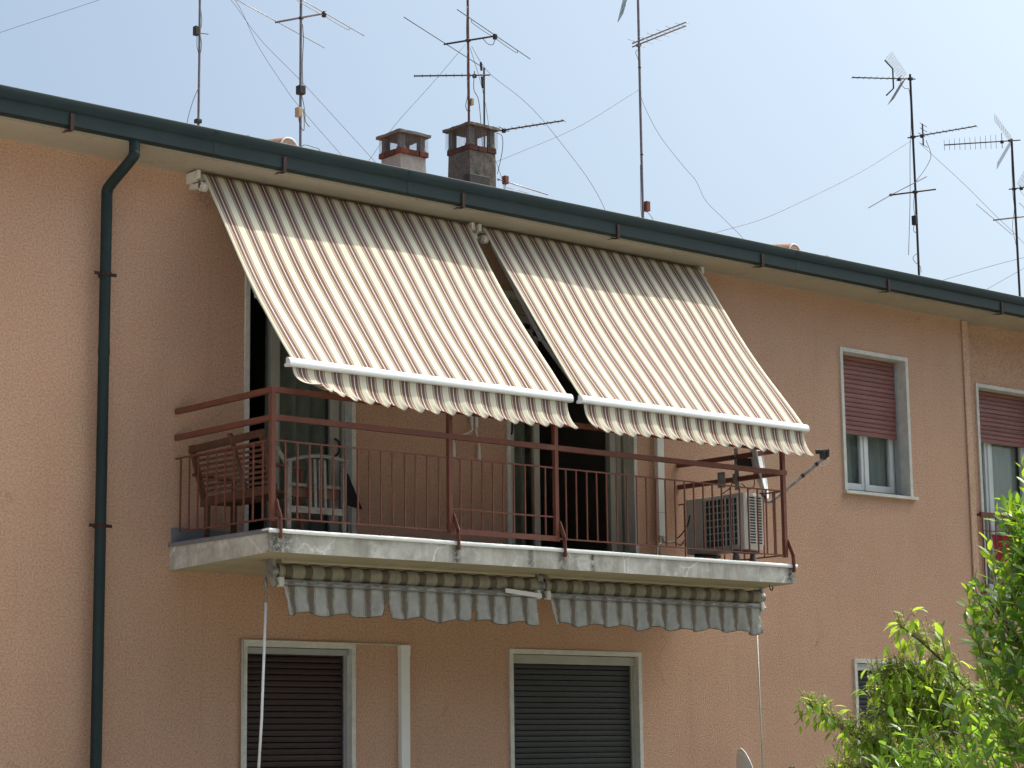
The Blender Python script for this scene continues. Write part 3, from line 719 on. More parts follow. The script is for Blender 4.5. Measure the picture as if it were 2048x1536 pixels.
def balus(x, y): inst('baluster', bal, rail, (x, y, (TB_+BB_)/2), (rnd.uniform(-.004, .004), rnd.uniform(-.006, .006), rnd.uniform(-.2, .2)))
for a, c, n in ((XA, 11.748, 15), (11.748, 12.972, 10), (12.972, XB, 24)):
    for k in range(1, n): balus(a+(c-a)*k/n+rnd.uniform(-.006, .006), YR+.001)
for X in (XA, XB):
    for k in range(1, 11): balus(X, YR+(1.447*k/10.6)+rnd.uniform(-.005, .005))

# ------------------------------------------------------------------ awnings over the balcony
def awning(name, xa, xb, label, seed):
    root = empty(name, ((xa+xb)/2, -.13, 6.6), label, 'awning', 'striped awnings over the balcony')
    dt, zt, zb = .17, 6.628, 4.775; db = 1.525 if seed == 1 else 1.545; DB_ = db-1.505
    P = (xb-xa)/17.0
    rr = random.Random(seed); ph = rr.uniform(0, 6)
    def cloth(u, v):
        x = xa+.012+(xb-xa-.024)*u; sag = .034*math.sin(PI*v)*(1+.25*math.sin(u*6+ph))
        e = v**4*.012*math.sin(u*21+ph)+.010*math.sin(u*9+v*5+ph)*math.sin(PI*v)+.004*math.sin(u*34+3*math.sin(v*4))*v
        nx_, nz_ = .81, .58
        d = dt+(db-dt)*v-sag*nx_+e*nx_; z = zt+(zb-zt)*v-sag*nz_+e*nz_
        xx = x+.010*v**6*math.sin(u*13+ph)
        return (xx, -d, z)
    b = MB(); b.grid(100, 60, cloth, lambda u, v: (u*17, v)); b.build('canvas', 'canvas_new', root, smooth=True, solid=.0015)
    # roller and cassette brackets
    b = MB(); b.tube([(xa+.0, -.10, 6.612), (xb-.0, -.10, 6.612)], .034, 16); b.build('roller', 'awning_metal', root, smooth=60)
    for x, sgn in ((xa-.03, -1), (xb+.03, 1)):
        b = MB(); b.box((x-.022, -.135, 6.555), (x+.022, -.0, 6.648), .008); b.box((x-.020, -.185, 6.575), (x+.020, -.134, 6.655), .012)
        b.bar((x-sgn*.03, -.02, 6.53), (x-sgn*.03, -.20, 6.51), .05, .045); b.tube([(x-sgn*.06, -.20, 6.50), (x-sgn*.005, -.20, 6.50)], .042, 14); b.tube([(x-sgn*.064, -.20, 6.50), (x+sgn*.0, -.20, 6.50)], .012, 8)
        b.build('bracket', 'awning_metal', root, smooth=35)
        xi = x-sgn*.15; e = Vector((xi, -.93, 5.50))
        e = e-Vector((0, -.05, .06)); b = MB(); b.bar((xi, -.19, 6.47), e, .03, .045, up=(0, 1, .7)); b.bar(e, (xi, -db+.03, 4.735), .026, .04, up=(0, 1, .7)); b.tube([e-Vector((.02, 0, 0)), e+Vector((.02, 0, 0))], .03, 10)
        b.build('arm', 'grey_arm', root)
    # front bar
    pr = [(-1.488, 4.792), (-1.503, 4.800), (-1.520, 4.796), (-1.538, 4.780), (-1.547, 4.760), (-1.549, 4.742), (-1.546, 4.728), (-1.530, 4.722), (-1.500, 4.720), (-1.486, 4.728)]
    pr = [(y-DB_, z) for y, z in pr]; b = MB(); b.extrude_x(pr, xa-.008, xb+.008, True, 4); bar = b.build('front_bar', 'bar_white', root, smooth=40)
    for x, sg in ((xa-.0085, -1), (xb+.0085, 1)):
        b = MB(); b.extrude_x([(-1.517-DB_+(y+1.517+DB_)*1.03, 4.758+(z-4.758)*1.03) for y, z in pr], x, x+sg*.018); b.tube([(x, -1.475-DB_, 4.738), (x+sg*.016, -1.475-DB_, 4.738)], .016, 10); b.build('end_cap', 'bar_white', root, smooth=40)
    # valance
    cut = [rr.uniform(-.012, .012) for _ in range(20)]
    kick = (lambda u: 1.8*max(0, 1-u*5)) if seed == 1 else (lambda u: .35*max(0, 1-u*10))
    def val(u, v):
        t = u*17*2*PI; s = v*v; s3 = v**3
        x = xa+.02+(xb-xa-.04)*u
        wav = math.sin(t+.6+.35*math.sin(u*7+ph)); h = .262+.010*math.sin(u*17+ph); v4 = v**4
        dd = 1.513+DB_+.010*v+.072*v**2.1+.009*wav*s+.05*s*kick(u)+.005*math.sin(u*31+ph)*v
        xx = x+.020*s3*math.cos(t+.6)+.030*v4+.055*s*kick(u)
        z = 4.722-h*v+.016*s3*(math.sin(t-.5)+.35*math.sin(2*t))+.02*v4+.055*s*kick(u)*(1 if seed == 1 else .5)
        return (xx, -dd, z)
    b = MB(); b.grid(17*16, 14, val, lambda u, v: (u*17, v)); b.build('valance', 'canvas_new', root, smooth=True, solid=.0015)
    b = MB(); b.tube([Vector(val(i/272, 1)) for i in range(273)], .0022, 4); b.build('hem', 'red_trim', root, smooth=True)
    return root
simple('red_trim', (.45, .22, .16), .8, var=.1)
awning('awning', 10.025, 13.07, 'beige and brown striped awning over the left half of the balcony', 1)
awning('awning', 13.215, 16.22, 'beige and brown striped awning over the right half of the balcony, above the air conditioner', 2)

# ------------------------------------------------------------------ rolled-up old awnings under the slab
def old_awning(xa, xb, label, seed, tears):
    root = empty('rolled_awning', ((xa+xb)/2, -1.05, 3.2), label, 'awning', 'old rolled awnings under the balcony slab')
    yr, zr, rr_ = -1.05, 3.105, .068; P = .2; n = (xb-xa)/P
    b = MB(); seg = 18
    b.grid(int(n*20), seg, lambda u, v: (xa+(xb-xa)*u, yr+math.cos(v*2*PI)*(rr_+.006*math.cos(u*n*2*PI)+wobble((u*20, math.cos(v*6.28), seed), 1.5, .004)), zr+math.sin(v*2*PI)*(rr_+.006*math.cos(u*n*2*PI)+wobble((u*20, math.sin(v*6.28), seed), 1.5, .004))), lambda u, v: (u*n, v))
    b.build('rolled_cloth', 'canvas_roll', root, smooth=True)
    b = MB(); b.tube([(xa-.03, yr, zr), (xb+.03, yr, zr)], .03, 10); b.build('roller', 'old_metal', root, smooth=True)
    b = MB(); b.extrude_x([(yr-.03, 3.215), (yr-.075, 3.210), (yr-.088, 3.185), (yr-.08, 3.175), (yr-.06, 3.195), (yr-.03, 3.200)], xa+.02, xb-.05, True, 2); b.build('cover_strip', 'slab_under', root, smooth=40)
    zb = 3.005; yb = -1.115
    b = MB(); b.extrude_x([(yb+.02, zb+.035), (yb-.012, zb+.03), (yb-.022, zb+.005), (yb-.02, zb-.012), (yb+.02, zb-.014)], xa+.03, xb-.02, True, 2); bar = b.build('front_bar', 'old_metal', root, smooth=40)
    # cloth over the bar
    b = MB(); b.grid(int(n*14), 5, lambda u, v: (xa+.03+(xb-xa-.06)*u, (yr-.03)+(yb-.024-(yr-.03))*v+wobble((u*30, v, seed), 1, .006)-.01*math.sin(PI*v), 3.045-(.045)*v+.012*math.sin(PI*v)), lambda u, v: (u*n+.1, v)); b.build('cloth_edge', 'canvas_old', root, smooth=True, solid=.0015)
    H = .235
    segs = []; last = 0
    for t in tears+[(1.0, 0)]:
        segs.append((last, t[0])); last = t[0]+t[1]
    b = MB(); hem = []
    for (ua, ub) in segs:
        nn = max(8, int((ub-ua)*n*14))
        def val(u, v, ua=ua, ub=ub):
            t = ua+(ub-ua)*u; x = xa+.035+(xb-xa-.07)*t
            e0 = max(0, 1-u*nn/6)*(1 if ua > 0 else .0); e1 = max(0, 1-(1-u)*nn/6)*(1 if ub < 1 else 0)
            x += (-.045*e1+.035*e0)*max(0, v-.25)**1.5*(1.6 if abs(ub-.392) < .01 or abs(ua-.392) < .01 else .5)
            if ua == 0: x += .05*max(0, 1-u*nn/10)*v
            sc_ = .017*math.sin(t*n*PI*1.0+1.2*seed)+wobble((t*9, 0, seed), 1.0, .03)
            z = zb-.016-(H+sc_)*v+.03*e1*v*v
            y = yb-.016-.012*v-.022*v*math.sin(t*n*2*PI+.8)+wobble((t*40, v*3, seed), 1, .03)*v+wobble((t*95, v*9, seed), 1, .012)
            return (x, y, z)
        b.grid(nn, 10, val, lambda u, v, ua=ua, ub=ub: ((ua+(ub-ua)*u)*n+.1, v))
        hem.append([Vector(val(i/nn, 1)) for i in range(nn+1)])
    b.build('valance', 'canvas_old', root, smooth=True, solid=.0015)
    b = MB()
    for h in hem: b.tube(h, .003, 4)
    b.build('hem', 'dark_trim', root, smooth=True)
    for x, sg in ((xa-.035, -1), (xb+.03, 1)):
        b = MB(); b.box((x-.018, yr-.055, 3.03), (x+.018, yr+.06, 3.205), .006); b.tube([(x-.03, yr-.02, zr), (x+.03, yr-.02, zr)], .05, 14); b.bar((x, yr-.02, 3.05), (x+.01, yb+.01, 2.985), .03, .05); b.box((x-.05, yr-.06, 3.196), (x+.05, yr+.09, 3.204))
        b.build('bracket', 'old_metal', root, smooth=35)
        b = MB(); xe = x-sg*.045; b.box((xe-.02, yb-.032, zb-.03), (xe+.02, yb+.022, zb+.05), .006); b.tube([(xe-.022, yb-.02, zb+.02), (xe+.022, yb-.02, zb+.02)], .012, 8); b.build('end_cap', 'awning_metal', root, smooth=35)
    return root
simple('dark_trim', (.10, .085, .075), .85, var=.2)
oa1 = old_awning(10.215, 13.035, 'faded grey striped awning rolled up under the slab, left one, torn', 1, [(.392, .0), (.735, .0)])
oa2 = old_awning(13.135, 15.985, 'faded grey striped awning rolled up under the slab, right one', 2, [])
# broken white bar end on the left old awning
b = MB(); b.box((12.62, -1.165, 3.005), (13.04, -1.145, 3.045), .004)
for v in b.v: v.z += (v.x-12.62)*-.08+.012
b.build('loose_bar_end', 'bar_white', oa1)
b = MB(); b.grid(30, 5, lambda u, v: (12.45+.55*u, -1.10-.03*v+wobble((u*12, v*2, 3), 1, .03), 3.05-.05*v+wobble((u*9, v*3, 9), 1, .025)), lambda u, v: (u*2.7, v)); b.build('loose_cloth', 'canvas_old', oa1, smooth=True, solid=.0015)

# crank rods hanging from the old awnings
def rod(pts, r, label, mat, hook):
    root = empty('crank_rod', pts[-1], label, 'crank rod', 'crank rods of the old awnings')
    b = MB(); b.tube(pts, r, 8); b.build('shaft', mat, root, smooth=True)
    b = MB(); p = Vector(pts[0])
    b.tube(bez([p, p+Vector((.006, 0, .03)), p+Vector((.012, 0, .07)), p+Vector((.0, 0, .10)), p+Vector((-.004, 0, .135))], 5), hook, 6); b.tube([p+Vector((-.004, 0, .12)), p+Vector((-.004, 0, .21))], r*1.25, 8)
    b.build('hook', 'old_metal', root, smooth=True)
    b = MB(); q = Vector(pts[-1]); b.tube(bez([q, q+Vector((0, 0, -.06)), q+Vector((.08, -.05, -.09)), q+Vector((.10, -.06, -.25))], 5), r*1.1, 8); b.build('handle', mat, root, smooth=True)
rod([(10.165, -1.0, 2.85), (10.13, -1.0, 1.9), (10.075, -1.0, 1.05)], .0115, 'white crank rod hanging in front of the maroon shutter', 'bar_white', .005)
rod([(15.985, -1.04, 2.76), (15.995, -1.04, 2.1), (16.01, -1.04, 1.35)], .0075, 'thin grey crank rod hanging from the right end of the rolled awning', 'awning_metal', .004)

# ------------------------------------------------------------------ crank handles hung on the balcony wall
def hung(x, z0, z1, bend, label):
    root = empty('awning_crank', (x, -.05, z1), label, 'crank handle', 'white crank handles on the balcony wall')
    b = MB(); b.tube([(x, -.05, z0), (x, -.05, z0-.16)], .017, 10); b.build('upper_grip', 'white_plastic', root, smooth=True)
    b = MB(); b.tube(bez([(x, -.05, z0-.16), (x, -.05, z0-.21), (x+bend*.6, -.05, z0-.27), (x+bend, -.05, z1+.19), (x+bend, -.05, z1+.14)], 6), .008, 8); b.tube([(x, -.05, z0), (x, -.05, 5.6)], .009, 8); b.build('rod', 'white_plastic', root, smooth=True)
    b = MB(); b.tube([(x+bend, -.05, z1+.15), (x+bend, -.05, z1)], [.012, .018], 10); b.build('lower_grip', 'white_plastic', root, smooth=True)
    b = MB(); b.box((x-.02, -.055, 5.0), (x+.02, -.001, 5.04)); b.build('wall_clip', 'white_plastic', root)
hung(13.165, 4.86, 4.36, -.22, 'white crank handle with long bend on the wall between the balcony doors')
hung(13.225, 4.85, 4.36, .03, 'straight white crank handle beside the bent one')

# ------------------------------------------------------------------ cable ducts
du = empty('cable_duct', (15.69, 0, 3.75), 'tall white cable duct on the balcony wall behind the air conditioner', 'cable duct')
b = MB(); b.box((15.64, -.055, 3.78), (15.735, -.001, 6.55), .006); b.build('cover', 'white_plastic', du)
b = MB(); b.box((15.637, -.058, 4.02), (15.738, -.0, 4.025)); b.build('seam', 'sash_grey', du)
b = MB()
b.tube(bez([(15.69, -.04, 3.79), (15.69, -.06, 3.70), (15.60, -.09, 3.69), (15.55, -.10, 3.60), (15.56, -.10, 3.42)], 6), .011, 6)
b.tube(bez([(15.70, -.04, 3.79), (15.71, -.07, 3.72), (15.80, -.12, 3.72), (15.75, -.25, 3.68), (15.68, -.40, 3.74)], 6), .014, 6); b.tube(bez([(15.67, -.04, 3.79), (15.64, -.06, 3.60), (15.66, -.08, 3.5), (15.68, -.09, 3.40)], 6), .008, 6)
b.build('refrigerant_lines', 'cable_white', du, smooth=True)
dl = empty('cable_duct', (12.35, 0, 0), 'white cable duct on the lower wall beside the maroon shutter', 'cable duct')
b = MB(); b.box((12.302, -.055, .05), (12.402, -.001, 2.565), .005); b.build('cover', 'white_plastic', dl)
b = MB(); b.box((12.298, -.060, 2.50), (12.406, -.0005, 2.60), .006); b.build('end_cap', 'white_plastic', dl)
b = MB(); b.tube([(10.592, -.028, .3), (10.592, -.028, 2.60)], .011, 6); b.tube([(10.592, -.028, 2.602), (12.30, -.028, 2.602)], .009, 6); b.build('conduit', 'cable_white', dl, smooth=True)

# ------------------------------------------------------------------ air conditioner at the right end of the balcony
ax0, ax1, ay0, ay1, az0, az1 = 15.635, 15.915, -1.24, -.44, 3.555, 4.115
ac = empty('air_conditioner', (15.78, -.84, ZT-.02), 'off-white outdoor air conditioner on rubber feet at the right end of the balcony', 'air conditioner')
b = MB(); b.box((ax0+.012, ay0+.012, az0), (ax1, ay1, az1), .018); b.build('casing', 'ac_white', ac, smooth=30)
b = MB(); b.box((ax0+.004, ay0+.10, az0+.05), (ax0+.0115, ay1-.22, az1-.045)); b.build('coil', 'ac_fins', ac)
gme = boxmesh('grille_bar', .010, .0065, az1-az0-.08, 'ac_white'); hme = boxmesh('grille_bar', .010, .49, .0075, 'ac_white')
yy = ay0+.09
for k in range(10):
    inst('grille_bar', gme, ac, (ax0-.001, ay0+.085+k*.0545*(1 if k % 2 else 1.0), (az0+az1)/2+.0025), None, (1, 2.2 if k % 3 == 0 else 1, 1))
for k in range(8): inst('grille_bar', hme, ac, (ax0-.002, ay0+.085+.245, az0+.045+k*(az1-az0-.085)/7))
b = MB(); b.box((ax0+.006, ay1-.205, az0+.004), (ax0+.0115, ay1-.002, az1-.006), .002); b.build('service_panel', 'ac_white', ac)
b = MB(); b.box((ax0+.075, ay0+.006, az0+.055), (ax1-.022, ay0+.0115, az1-.035)); b.build('side_coil', 'ac_fins', ac)
sme = boxmesh('louvre', ax1-ax0-.085, .011, .0085, 'ac_white'); 
for k in range(18): inst('louvre', sme, ac, ((ax0+.075+ax1-.022)/2, ay0+.002, az0+.053+k*(az1-az0-.088)/17), (.35, 0, 0))
for x in (ax0+.073, (ax0+ax1)/2+.03, ax1-.018):
    b = MB(); b.box((x-.007, ay0-.003, az0+.05), (x+.007, ay0+.006, az1-.03)); b.build('louvre_post', 'ac_white', ac)
for y in (ay0+.13, ay1-.16):
    b = MB(); b.box((ax0-.03, y-.025, az0-.03), (ax1+.02, y+.025, az0-.001)); b.build('foot_beam', 'black_plastic', ac)
    for x in (ax0+.01, ax1-.03):
        b = MB(); b.tube([(x, y, ZT-.026), (x, y, ZT+.04), (x, y, az0-.03)], [.045, .042, .026], 12); b.build('rubber_foot', 'rubber', ac, smooth=50)
b = MB(); b.tube(bez([(ax0+.0, ay1-.06, 3.95), (ax0-.03, ay1-.05, 3.85), (ax0-.04, ay1+.03, 3.76), (ax0-.03, ay1+.1, 3.73)], 6), .007, 6); b.build('supply_cable', 'black_plastic', ac, smooth=True)

# ------------------------------------------------------------------ satellite dishes
def dish(name, base, centre, nrm, rx, rz, label, lnb=True, mat='dish_grey'):
    root = empty(name, base, label, 'satellite dish')
    c = Vector(centre); nn = Vector(nrm).normalized(); t = Vector((0, 0, 1)).cross(nn).normalized(); up = nn.cross(t).normalized()
    P = lambda a, bb, e: c+t*a+up*bb+nn*e
    b = MB(); nr, ns = 8, 32
    b.v.append(P(0, 0, -.085)); 
    for i in range(1, nr+1):
        r = i/nr
        for j in range(ns):
            q = 2*PI*j/ns; b.v.append(P(rx*r*math.cos(q), rz*r*math.sin(q), -.085*(1-r*r)))
    for j in range(ns): b.f.append([0, 1+j, 1+(j+1) % ns]); b.mi.append(0)
    for i in range(nr-1):
        for j in range(ns): a = 1+i*ns; b.f.append([a+j, a+ns+j, a+ns+(j+1) % ns, a+(j+1) % ns]); b.mi.append(0)
    b.build('reflector', mat, root, smooth=True, solid=.004)
    b = MB(); b.tube([P(rx*math.cos(2*PI*j/ns), rz*math.sin(2*PI*j/ns), .003) for j in range(ns+1)], .007, 6, False); b.build('rim', mat, root, smooth=True)
    return root, P
D2 = Vector((15.985, -.90, 0))
root, P = dish('satellite_dish', (15.985, -.85, 4.31), (16.17, -.985, 4.50), (.60, -.79, .14), .34, .40, 'grey satellite dish on the right balcony railing, feed arm reaching outwards')
b = MB(); b.tube([(15.985, -.83, 4.20), (15.985, -.83, 4.62)], .022, 10); b.box((15.955, -.86, 4.26), (15.963, -.80, 4.36)); b.build('mast', 'old_metal', root, smooth=40)
b = MB(); b.bar((15.985, -.83, 4.47), P(0, -.02, -.09), .07, .10); b.bar((15.93, -.80, 4.44), (16.03, -.88, 4.44), .02); b.bar((15.93, -.80, 4.52), (16.03, -.88, 4.52), .02); b.build('mount', 'antenna_dark', root)
b = MB(); b.bar(P(0, .2, -.075), P(0, -.41, -.012), .022, .028, up=(0, 1, 0)); b.build('back_rib', 'antenna_dark', root)
lnbp = P(0.10, -.085, .62)
b = MB(); b.tube(bez([P(0, -.33, -.06), P(0, -.42, -.02), P(0, -.43, .04), P(0, -.40, .10), lnbp], 8), .0165, 8); b.build('feed_arm', 'old_metal', root, smooth=True)
b = MB(); ar = (P(0, -.40, .10)-lnbp)
for t in (.12, .42):
    b = MB(); b.tube([lnbp+ar*t, lnbp+ar*(t+.05)], .021, 8); b.build('arm_sleeve', 'black_plastic', root)
b = MB()
b.tube([lnbp+ar*.0, lnbp+ar*-.06], .02, 8); b.box(lnbp+Vector((-.025, -.03, .0)), lnbp+Vector((.025, .03, .07)), .008); b.build('lnb_holder', 'black_plastic', root)
b = MB(); q = lnbp+Vector((0, 0, .075)); nn = Vector((.75, -.65, .02)).normalized(); b.tube([q-nn*.075, q-nn*.03, q-nn*.025, q+nn*.02, q+nn*.06], [.026, .026, .02, .022, .028], 12); b.box(q+nn*.045-Vector((.014, .014, .06)), q+nn*.045+Vector((.014, .014, .0)), .004); b.build('lnb', 'antenna_dark', root, smooth=40)
b = MB(); b.tube(bez([q+nn*.045-Vector((0, 0, .06)), q+nn*.05-Vector((0, 0, .11)), q+nn*.0-Vector((0, 0, .15)), lnbp+ar*.12+Vector((0, 0, -.02)), lnbp+ar*.25], 8), .005, 6); b.build('coax', 'cable_white', root, smooth=True)
b = MB(); b.box((15.945, -.70, 4.235), (15.955, -.60, 4.395)); b.box((15.955, -.69, 4.29), (15.963, -.61, 4.33)); b.build('clamp_plate', 'old_metal', root)
b = MB(); b.tube(bez([(15.98, -.83, 4.40), (15.96, -.80, 4.30), (15.95, -.76, 4.22), (15.92, -.66, 4.16)], 6), .006, 6); b.tube(bez([P(0, -.1, -.08), P(-.05, -.25, -.1), (16.02, -.95, 4.20), (16.0, -.88, 4.26)], 6), .005, 6); b.build('cable', 'black_plastic', root, smooth=True)
root, P = dish('satellite_dish', (16.50, 0, .9), (16.47, -.40, 1.34), (.86, -.50, .25), .27, .30, 'pale satellite dish low on the wall under the thin crank rod', mat='white_plastic')
b = MB(); b.tube(bez([(16.2, -.001, 1.15), (16.2, -.20, 1.15), (16.25, -.27, 1.2), (16.25, -.27, 1.42)], 5), .02, 8); b.bar((16.25, -.27, 1.34), P(0, 0, -.08), .05, .06); b.build('mount', 'old_metal', root, smooth=40)
b = MB(); b.tube([P(0, -.29, -.01), P(0, -.05, .42)], .011, 8); b.tube([P(0, -.05, .42), P(0, -.02, .50)], .025, 10); b.build('feed_arm', 'antenna_dark', root, smooth=True)

# ------------------------------------------------------------------ bench and folded chair on the balcony
FZ = ZT-.024
be = empty('garden_bench', (10.2, -.65, FZ), 'brown slatted wooden bench against the left side railing', 'bench')
ya, yb_ = -1.20, -.12
lean = lambda z: 9.985+(4.22-z)*.28
for y in (ya+.02, yb_-.02):
    b = MB(); b.bar((lean(3.74), y, 3.74), (lean(4.235), y, 4.235), .035, .045); b.build('back_stile', 'wood_brown', be)
b = MB(); b.bar((lean(4.215)-.004, ya-.012, 4.215), (lean(4.215)-.004, yb_+.012, 4.195), .028, .06); b.build('top_rail', 'wood_brown', be)
b = MB(); b.bar((lean(3.77)-.004, ya-.012, 3.77), (lean(3.77)-.004, yb_+.012, 3.755), .03, .075); b.build('bottom_rail', 'wood_brown', be)
sm = boxmesh('slat', .012, yb_-ya-.08, .024, 'wood_brown', .002)
for k in range(8): z = 3.835+k*.043; inst('slat', sm, be, (lean(z), (ya+yb_)/2, z), (.012, 0, 0))
sm2 = boxmesh('seat_slat', .05, yb_-ya, .018, 'wood_brown', .002)
for k in range(5): inst('seat_slat', sm2, be, (10.16+k*.06, (ya+yb_)/2, 3.745))
for y in (ya+.04, yb_-.04):
    for x in (10.13, 10.40): b = MB(); b.box((x-.02, y-.02, FZ), (x+.02, y+.02, 3.733)); b.build('leg', 'wood_brown', be)
    b = MB(); b.bar((9.99, y, 3.98), (10.42, y, 3.95), .045, .022); b.bar((10.40, y, 3.76), (10.40, y, 3.94), .03); b.build('armrest', 'wood_brown', be)
pp = empty('wooden_stick', (9.97, -.76, FZ), 'knobbly wooden stick leaning against the bench back', 'stick')
b = MB(); b.tube(bez([(10.11, -.80, 3.755), (10.07, -.80, 3.86), (10.05, -.785, 3.95), (10.025, -.765, 4.06), (9.965, -.76, 4.245)], 5), [.022]*8+[.017]*8+[.020]*5, 8); b.build('shaft', 'wood_brown', pp, smooth=True)
b = MB(); b.tube([(9.966, -.76, 4.235), (9.955, -.76, 4.262)], [.026, .02], 8); b.build('knob', 'wood_brown', pp, smooth=True)
fc = empty('folded_chair', (10.43, -1.33, FZ), 'weathered grey wooden chair with curved top rail folded against the railing', 'chair')
yc = -1.335
for x in (10.145, 10.70):
    b = MB(); b.bar((x+.01, yc+.01, FZ), (x, yc-.01, 3.99), .04, .03, up=(0, 1, 0)); b.build('leg', 'wood_worn', fc)
b = MB(); n = 12
b.tube([(10.10+.64*i/n, yc-.01, 3.975+.045*math.sin(PI*i/n)+.045*i/n) for i in range(n+1)], .016, 6); b.bar((10.10, yc-.02, 3.97), (10.03, yc, 4.09), .02, .03); b.build('top_rail', 'wood_worn', fc)
for k in range(4):
    x = 10.36+k*.05; b = MB(); b.bar((x+.01, yc, 3.60), (x-.005, yc-.005, 4.015), .025, .012, up=(0, 1, 0)); b.build('back_slat', 'wood_worn', fc)
b = MB(); b.box((10.165, yc-.012, 3.565), (10.685, yc+.012, 3.62), .004); b.build('lower_rail', 'wood_worn', fc)
b = MB(); b.box((10.165, yc+.016, 3.785), (10.685, yc+.034, 3.812), .003); b.build('seat_edge', 'wood_worn', fc)
b = MB(); b.box((10.17, yc+.036, 3.70), (10.68, yc+.055, 3.782), .003); b.build('seat_board', 'wood_brown', fc)
br_ = empty('broom', (11.72, -.05, FZ), 'black broom head up against the left balcony door frame', 'broom')
b = MB(); n = 10
b.grid(10, 8, lambda u, v: (11.66+(u-.5)*(.05+.16*v)+.06*v, -.075+.018*math.sin(u*PI)-.02*v, 4.12-.28*v-.05*abs(u-.3)*v), None); b.build('bristles', 'dark_bristle', br_, solid=.03)
b = MB(); b.tube([(11.66, -.07, 4.14), (11.69, -.055, FZ)], .011, 8); b.build('handle', 'dark_bristle', br_, smooth=True)

# ------------------------------------------------------------------ far right balcony: red cloth and unit below
rc = empty('red_cloth', (21.85, -.05, 3.37), 'deep red cloth hanging behind the guard rail of the far right french window', 'cloth')
b = MB(); b.grid(10, 8, lambda u, v: (21.36+.42*u*(1-.35*v)+.10*v, RD-.06+.015*math.sin(u*9), 4.13-.62*v), None); b.build('cloth', 'red_fabric', rc, solid=.006)
ub = empty('wall_box', (21.3, 0, 3.0), 'small grey metal box on the wall below the far right french window', 'box')
b = MB(); b.box((21.16, RD-.14, 3.28), (21.45, RD-.001, 3.52), .01); b.build('body', 'head_rail', ub); b = MB(); b.box((21.19, RD-.147, 3.31), (21.42, RD-.1405, 3.49), .003); b.build('cover', 'sash_white', ub)

# ------------------------------------------------------------------ roof antennas
G_ANT = 'television antennas on the roof ridge'
def mast(x, y, z1, r, label, mat='mast_steel', z0=8.30):
    root = empty('television_antenna', (x, y, z0), label, 'antenna', G_ANT)
    b = MB(); b.tube([(x, y, z0), (x+rnd.uniform(-.008, .008), y, (z0+z1)/2), (x, y, z1)], r*.82, 10); b.build('mast', mat, root, smooth=50)
    return root
def clamp(root, p, s=.045):
    s *= .72; b = MB(); p = Vector(p); b.box(p-Vector((s, s, s*.7)), p+Vector((s, s, s*.7)), .01); b.build('clamp', 'antenna_dark', root)
def wires(root, lines, r=.0028, y=5.0, mat='wire', name='cable'):
    for pts in lines:
        P = [Vector((a, y, c)) for a, c in pts] if len(pts[0]) == 2 else [Vector(p) for p in pts]
        b = MB(); b.tube(bez(P, 6), r, 5); b.build(name, mat, root, smooth=True)
def dipole(root, z, p0, p1, lr, ld, mat='antenna_alloy', loop=True, tilt=0, flip=False):
    """two-element VHF aerial: boom p0-p1, reflector at p0, folded dipole at p1"""
    p0, p1 = Vector((*p0, z)), Vector((*p1, z)); d = (p1-p0).normalized(); t = Vector((-d.y, d.x, 0))
    b = MB(); b.tube([p0-d*.03, p1+d*.03], .013, 8); b.build('boom', mat, root, smooth=True)
    b = MB(); b.tube([p0-t*lr, p0+t*lr], .0055, 6); b.build('reflector', mat, root, smooth=True)
    if ld:
        b = MB(); dn = Vector((0, 0, .012)); b.tube([p1-t*ld+dn, p1+dn, p1+t*ld+dn], .0055, 6)
        if loop: b.tube(bez([p1-t*ld*.62+dn, p1-t*ld*.60-dn*2.5, p1-t*ld*.2-dn*2.8, p1-dn*2, p1+t*ld*.2-dn*2.8, p1+t*ld*.60-dn*2.5, p1+t*ld*.62+dn], 4), .004, 5)
        b.build('dipole', mat, root, smooth=True)
        b = MB(); b.box(p1-Vector((.022, .022, .045)), p1+Vector((.022, .022, .025)), .006); b.build('junction_box', 'black_plastic', root)
def yagi(root, z, p0, p1, n, half, mat='antenna_dark', vertical=False, grid=None, rise=0, start=.22):
    """UHF yagi: tail p0 at the mast, tip p1"""
    p0, p1 = Vector((*p0, z)), Vector((*p1, z+rise)); d = (p1-p0).normalized(); t = Vector((0, 0, 1)) if vertical else Vector((-d.y, d.x, 0)).normalized()
    L = (p1-p0).length
    b = MB(); b.tube([p0-d*.04, p1], .0105, 8); b.build('boom', mat, root, smooth=True)
    em = None
    for k in range(n):
        q = p0+d*L*(start+(1-start)*k/(n-1)) - d*.005; b = MB(); b.tube([q-t*half*(1-.25*k/n), q+t*half*(1-.25*k/n)], .0035, 5); b.build('director', mat, root, smooth=True)
    b = MB(); q = p0+d*L*start*.72; b.box(q-Vector((.022, .022, .036)), q+Vector((.022, .022, .012)), .006); b.tube([q-t*.13+Vector((0, 0, .01)), q+t*.13+Vector((0, 0, .01))], .006, 5); b.build('dipole', 'black_plastic', root)
    if grid:
        gw, gh, mesh_n, mesh_m, q0 = grid; side = Vector((-d.y, d.x, 0)).normalized()
        for sg in (1, -1):
            m = MB(); q = p0+d*q0; vdir = (Vector((0, 0, 1))*sg+d*.62).normalized()
            A = lambda a, c: q+side*gw*(a-.5)+vdir*(.03+gh*c)
            for i in range(mesh_n+1): m.tube([A(i/mesh_n, 0), A(i/mesh_n, 1)], .0020, 4)
            for i in range(mesh_m+1): m.tube([A(0, i/mesh_m), A(1, i/mesh_m)], .0020, 4)
            m.build('reflector_grid', 'antenna_alloy', root)
    return d

